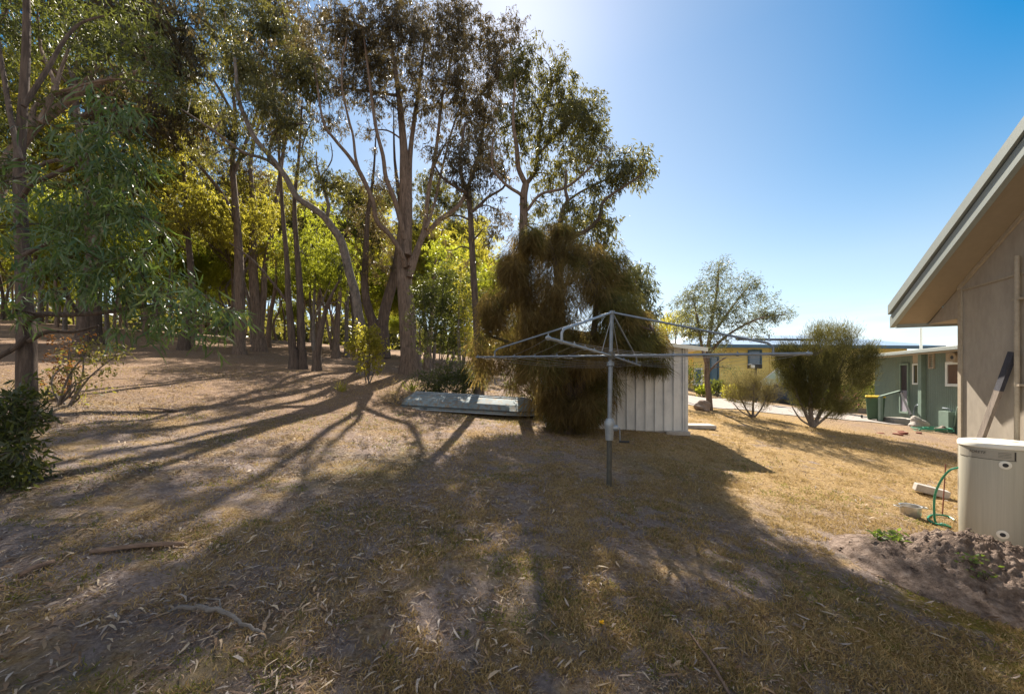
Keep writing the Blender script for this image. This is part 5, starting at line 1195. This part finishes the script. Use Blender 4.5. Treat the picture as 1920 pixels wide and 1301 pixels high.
px_clumps(t, [(40, 40, 60, 46), (120, 20, 60, 40), (10, 120, 50, 50), (190, 60, 50, 40, .8), (250, 30, 50, 40), (160, 110, 50, 30, .7), (230, 130, 50, 30, .8), (290, 90, 44, 36, .7), (60, 180, 50, 40, .7), (0, 240, 46, 46), (20, 310, 46, 40, .8), (110, 240, 44, 30, .6), (310, 160, 40, 34, .6), (100, 70, 40, 40, .5)],
          d, 70, 12, .11, .027, depth=1.2, droop=.6, twigs=2)
t.finish()

# ------------------------------------------------------------------ gums of the forest behind, four kinds copied
def proto_gum(seed, h, barkm, leafm, label, lean=.04):
    r = np.random.default_rng(seed); t = Tree('forest_gum', label, 'tree', (0, 0, 0), 'gums standing back in the forest', barkm=barkm, leafm=leafm)
    r0 = .055 + h * .005
    tp = np.array([[r.normal(0, lean * h * f), r.normal(0, lean * h * f), h * f - .25 * (f == 0)] for f in (0, .15, .3, .45, .6, .75, .9)]); tp[0, :2] = 0
    t.limb(tp, [r0 * 1.3, r0, r0 * .9, r0 * .75, r0 * .55, r0 * .4, r0 * .15], 9)
    for k in range(8):
        f = r.uniform(.44, .82); i = f / .15; a = tp[int(i)] * (1 - i % 1) + tp[min(6, int(i) + 1)] * (i % 1); an = r.uniform(0, 6.28); ln = h * r.uniform(.12, .24)
        e = a + np.array([math.cos(an) * ln * .75, math.sin(an) * ln * .75, ln]); m_ = (a + e) / 2 + np.array([math.cos(an) * ln * .18, math.sin(an) * ln * .18, -.05 * ln])
        t.limb([a, m_, e], [r0 * .42, r0 * .12], 6)
        for q in range(3): t.clump(e + r.normal(0, .6, 3), np.array([1.2, 1.2, .8]) * r.uniform(.7, 1.2), 60, 12, .20, .05, twigs=2)
    for k in range(8): t.clump(np.array([r.normal(0, 1.1), r.normal(0, 1.1), h * r.uniform(.72, 1.0)]), np.array([1.2, 1.2, .8]) * r.uniform(.7, 1.2), 34, 12, .20, .055, twigs=2)
    return t.finish()
def dup(root):
    r = root.copy(); COL.objects.link(r)
    for ch in root.children:
        c = ch.copy(); COL.objects.link(c); c.parent = r
    return r
FL = 'one of the slender gums standing back in the forest beyond the clearing'
protos = [proto_gum(11, 11, 'bark_gum', 'leaf_olive', FL), proto_gum(12, 13, 'bark_dark', 'leaf_brown', FL), proto_gum(13, 9.5, 'bark_grey', 'leaf_yellow', FL, .06), proto_gum(14, 12, 'bark_gum', 'leaf_olive', FL, .06), proto_gum(15, 7, 'bark_grey', 'leaf_bright', FL, .07)]
spots = []
fr_ = np.random.default_rng(42)
tries = 0
while len(spots) < 138 and tries < 6000:
    tries += 1
    dd = fr_.uniform(23, 62) if len(spots) > 8 else fr_.uniform(20, 26); px = fr_.uniform(-520, 905)
    x = (px - 960) / FPX * dd
    if px > 780 and dd > 40: continue
    if all((x - a) ** 2 + (dd - b_) ** 2 > (1.7 if dd < 40 else 2.4) ** 2 for a, b_ in spots): spots.append((x, dd))
used = set()
for i, (x, y) in enumerate(spots):
    k = int(fr_.choice(5, p=[.22, .14, .28, .18, .18]))
    o = protos[k] if k not in used else dup(protos[k]); used.add(k)
    o.location = (x, y, float(gz(x, y)) - .05); s = fr_.uniform(.8, 1.15); o.scale = (s, s, s); o.rotation_euler = (0, 0, fr_.uniform(0, 6.28))
# a few off the left edge whose crowns shade the clearing
for i, (x, y) in enumerate([(-17, 9), (-13.5, 12), (-19, 15), (-16, 19), (-22, 11)]):
    o = dup(protos[i % 4]); o.location = (x, y, float(gz(x, y)) - .05); o.rotation_euler = (0, 0, i * 1.3)
# distant wooded ridge beyond the forest
Vd, Id, Cd = [], [], []
n = 26000
x = rng.uniform(-110, 30, n); y = rng.uniform(66, 95, n); z = gz(x, y) + rng.uniform(0, 11, n) * (.6 + .4 * np.sin(x * .31) * np.sin(x * .12 + 1))
V, I, Cn = leaves(np.stack([x, y, z], -1), unit(rng.normal(size=(n, 3))), 1.3, .75, 1)
rw = thing('far_wood', None, None, (0, 0, 0)); LOC[rw.name] = np.zeros(3); bpy.data.objects.remove(rw)
me = raw_mesh('far_wood', V, I, Cn); tag(link('far_wood', me, M['leaf_olive']), 'mass of far trees closing the view behind the gum forest', 'wood', kind='stuff')

# ------------------------------------------------------------------ fallen timber and bark
def on_ground(pts, dz=.015): return [G(*GP(px, py)[:2], dz + e) for px, py, e in pts]
q, rr = smooth_path(on_ground([(300, 1158, .0), (345, 1153, .03), (385, 1156, .035), (420, 1162, .03), (450, 1175, .02), (480, 1192, .015), (498, 1202, 0)]), [.005, .011, .014, .012, .010, .008, .004], 5)
bm_ = MB().tube(wob(q, .005), rr, 9); bm_.tube(wob([q[14], q[14] + (-.06, .07, .015), q[14] + (-.16, .10, .005)], .004), [.006, .004, .002], 6)
tag(bm_.build('fallen_branch', M['deadwood'], None, smooth=True), 'bent silvery fallen branch in the left foreground', 'branch')
q, rr = smooth_path(on_ground([(1292, 1188, 0), (1315, 1225, .01), (1335, 1255, .015), (1362, 1300, .01), (1385, 1340, 0)]), [.004, .007, .008, .008, .006], 5)
tag(MB().tube(q, rr, 8).build('fallen_stick', M['barkstrip'], None, smooth=True), 'thin brown stick lying at the bottom edge right of centre', 'stick')
def bark_piece(pts, wd, label):
    a = on_ground(pts, .012); m = MB(); v = []
    for i, p in enumerate(a):
        t_ = a[min(i + 1, len(a) - 1)] - a[max(i - 1, 0)]; s_ = unit(np.cross(t_, (0, 0, 1))[None])[0]; w_ = wd * (1 - .5 * abs(2 * i / (len(a) - 1) - 1)) * rng.uniform(.8, 1.2)
        v += [p - s_ * w_ / 2 + (0, 0, .012), p + (0, 0, .024), p + s_ * w_ / 2 + (0, 0, .006)]
    f = []
    for i in range(len(a) - 1):
        for k in range(2): f.append((3 * i + k, 3 * i + k + 1, 3 * i + k + 4, 3 * i + k + 3))
    o = m.add(v, f).build('bark_strip', M['barkstrip'], None, smooth=True); o.modifiers.new('thick', 'SOLIDIFY').thickness = .006; return tag(o, label, 'bark')
bark_piece([(170, 1040, 0), (220, 1035, .01), (270, 1030, .012), (310, 1027, .01), (348, 1024, 0)], .07, 'long reddish strip of bark lying left of the bent branch')
bark_piece([(262, 768, 0), (285, 770, .02), (310, 772, .02), (335, 773, 0)], .10, 'dark red bark slab on the sunlit litter of the clearing')
bark_piece([(35, 1085, 0), (60, 1075, .01), (85, 1066, .01), (102, 1058, 0)], .05, 'greyish bark curl near the lower left corner')
# yellow dandelion
p = GP(1128, 1177); fl_ = thing('yellow_flower', 'single yellow flower on bare earth in the foreground', 'flower', p)
MB().tube([p + (0, 0, -.01), p + (0, 0, .03)], .002, 5).build('stem', M['weed'], fl_)
n = 26; an = rng.uniform(0, 6.28, n); D = unit(np.stack([np.cos(an), np.sin(an), rng.uniform(.1, .8, n)], -1)); V, I, Cn = leaves(np.repeat((p + (0, 0, .03))[None], n, 0), D, .022, .009, 1); build_leaves('petals', [V], [I], [Cn], M['yellowpetal'], fl_)

# ------------------------------------------------------------------ dry grass and leaf litter
def scatter(n, dmin, dmax, power=1.0, r=rng, amax=58):
    a = np.radians(r.uniform(-amax, amax, n)); u = r.random(n)
    dd = dmin * (dmax / dmin) ** (u ** power)
    x, y = dd * np.sin(a), dd * np.cos(a)
    k = y > .8; return x[k], y[k]
def clear_mask(x, y):
    k = ~((x > 10.3 + .34 * y - .1) & (y > 10)); k &= ~((x > x0) & (x < x1 + .1) & (y > SY) & (y < SY + 2))
    ex_ = (x - mc[0]) * math.cos(ang) + (y - mc[1]) * math.sin(ang); ey_ = -(x - mc[0]) * math.sin(ang) + (y - mc[1]) * math.cos(ang)
    k &= ((ex_ / ex) ** 2 + (ey_ / ey) ** 2) > .95; k &= np.hypot(x - hc[0], y - hc[1]) > .3
    return k
def blades(name, n, dmin, dmax, mat, hgt, label, thr, seed, region=None, wid=.0035, power=1.0, lean=1.1):
    r = np.random.default_rng(seed); x, y = scatter(n, dmin, dmax, power, r)
    f = .42 * vnoise(x, y, 1.7, seed) + .3 * vnoise(x, y, 6.5, seed + 1) + .28 * vnoise(x, y, 15, seed + 2)
    k = (f > thr + r.normal(0, .03, len(x))) & clear_mask(x, y)
    if region is not None: k &= region(x, y, r)
    x, y = x[k], y[k]; x = x + r.normal(0, .015, len(x)); n = len(x); dist = np.hypot(x, y)
    C = np.stack([x, y, gz(x, y) - .004], -1); D = unit(np.stack([r.normal(0, lean, n), r.normal(0, lean, n), np.ones(n)], -1))
    V, I, Cn = leaves(C, D, hgt * r.uniform(.5, 1.5, n) * (1 + .02 * dist), wid * (1 + .16 * dist) * r.uniform(.7, 1.4, n), 1, r=r)
    me = raw_mesh(name, V, I, Cn); return tag(link(name, me, M[mat]), label, 'grass', kind='stuff')
lawn_r = lambda x, y, r: r.random(len(x)) < np.clip(.36 + .25 * (x + 1.2), .32, 1)
blades('dry_grass', 620000, 1.6, 15, 'straw', .034, 'short dry straw coloured grass over the yard', .50, 3, lawn_r)
blades('green_grass', 150000, 1.6, 9, 'grass_green', .030, 'sparse greenish grass tufts in the shaded foreground', .62, 21)
def litter(n, seed, dmin, dmax, power):
    r = np.random.default_rng(seed); x, y = scatter(n, dmin, dmax, power, r)
    dist0 = np.hypot(x, y); f = .55 * vnoise(x, y, .9, 31) + .45 * vnoise(x, y, 3.7, 32); dens = np.clip(.30 - .075 * (x + .5), .07, .75) * np.clip(.2 + dist0 * .13, .3, 1.8) * np.clip((f - .32) * 5, .05, 1.5) ** 1.4
    k = (r.random(len(x)) < dens) & clear_mask(x, y); x, y = x[k], y[k]; n = len(x); dist = np.hypot(x, y)
    C = np.stack([x, y, gz(x, y) + r.uniform(.003, .022, n)], -1); a = r.uniform(0, 6.28, n); D = unit(np.stack([np.cos(a), np.sin(a), r.normal(0, .16, n)], -1))
    S = unit(np.cross(D, np.stack([r.normal(0, .35, n), r.normal(0, .35, n), np.ones(n)], -1))); Nn = np.cross(S, D); L = (.052 * r.lognormal(-.05, .42, n).clip(.3, 1.75))[:, None]; W = (L * r.uniform(.09, .2, (n, 1))) * (1 + .02 * dist[:, None]); cv = r.uniform(-.75, .75, (n, 1)); up = np.abs(r.normal(0, .16, (n, 1)))
    pt = lambda f: C + D * L * f + S * L * cv * f * f + Nn * L * up * math.sin(math.pi * f)
    a0, p1, p2, e = pt(0), pt(.33), pt(.68), pt(1.); V = np.stack([a0, p1 + S * W / 2, p1 - S * W / 2, p2 + S * W * .42, p2 - S * W * .42, e], 1)
    I = (np.arange(n)[:, None] * 6 + np.array([0, 2, 1, 1, 2, 4, 3, 3, 4, 5])).ravel()
    return V.reshape(-1, 3), I, np.tile([3, 4, 3], n)
V1, I1, C1 = litter(125000, 51, 1.6, 30, .66)
x, y = scatter(190000, 1.6, 14, .8); f = .5 * vnoise(x, y, 1.3, 77) + .5 * vnoise(x, y, 5, 78); k = (rng.random(len(x)) < np.clip((f - .3) * 3, .08, 1) * np.clip(.9 - .12 * x, .3, 1)) & clear_mask(x, y); x, y = x[k], y[k]; n = len(x)
a = rng.uniform(0, 6.28, n); dist = np.hypot(x, y)
Vb, Ib, Cb = leaves(np.stack([x, y, gz(x, y) + rng.uniform(.002, .012, n)], -1), unit(np.stack([np.cos(a), np.sin(a), rng.normal(0, .2, n)], -1)), .018 * rng.lognormal(0, .5, n) * (1 + .05 * dist), .004 * rng.uniform(.5, 1.8, n) * (1 + .1 * dist), 1)
me = raw_mesh('leaf_litter', np.concatenate([V1, Vb]), np.concatenate([I1, Ib + len(V1)]), np.concatenate([C1, Cb]))
tag(link('leaf_litter', me, M['litter']), 'curled fallen gum leaves scattered over the ground', 'leaf litter', kind='stuff')
# grass clumps one can tell apart
def tuft(px, py, d, n, L, mat, label, wd=.006, up=1.0):
    b = tree_base(px, d); t = thing('grass_tuft', label, 'grass tuft', b)
    C = b + np.stack([rng.normal(0, .05, n), rng.normal(0, .05, n), np.full(n, -.01)], -1); D = unit(np.stack([rng.normal(0, .45, n), rng.normal(0, .45, n), np.full(n, up)], -1))
    V, I, Cn = leaves(C, D, L * rng.uniform(.5, 1.2, n), wd, 2, curl=.35); build_leaves('blades', [V], [I], [Cn], M[mat], t)
tuft(772, 712, 11.2, 60, .45, 'leaf_bright', 'bright strappy green tuft at the foot of the thickest gum', .014)
tuft(640, 735, 10.0, 70, .32, 'leaf_yellow', 'small yellow green tuft alone in the clearing edge', .009)
tuft(1140, 1060, 3.0, 60, .13, 'straw', 'wispy dry tuft in the middle foreground', .003)
tuft(1425, 1290, 2.15, 90, .16, 'straw', 'tall wispy dry weed at the bottom edge right of the stick', .003)
tuft(1228, 722, 17, 80, .5, 'straw', 'pale dry tussock beside the shed back wall', .02)
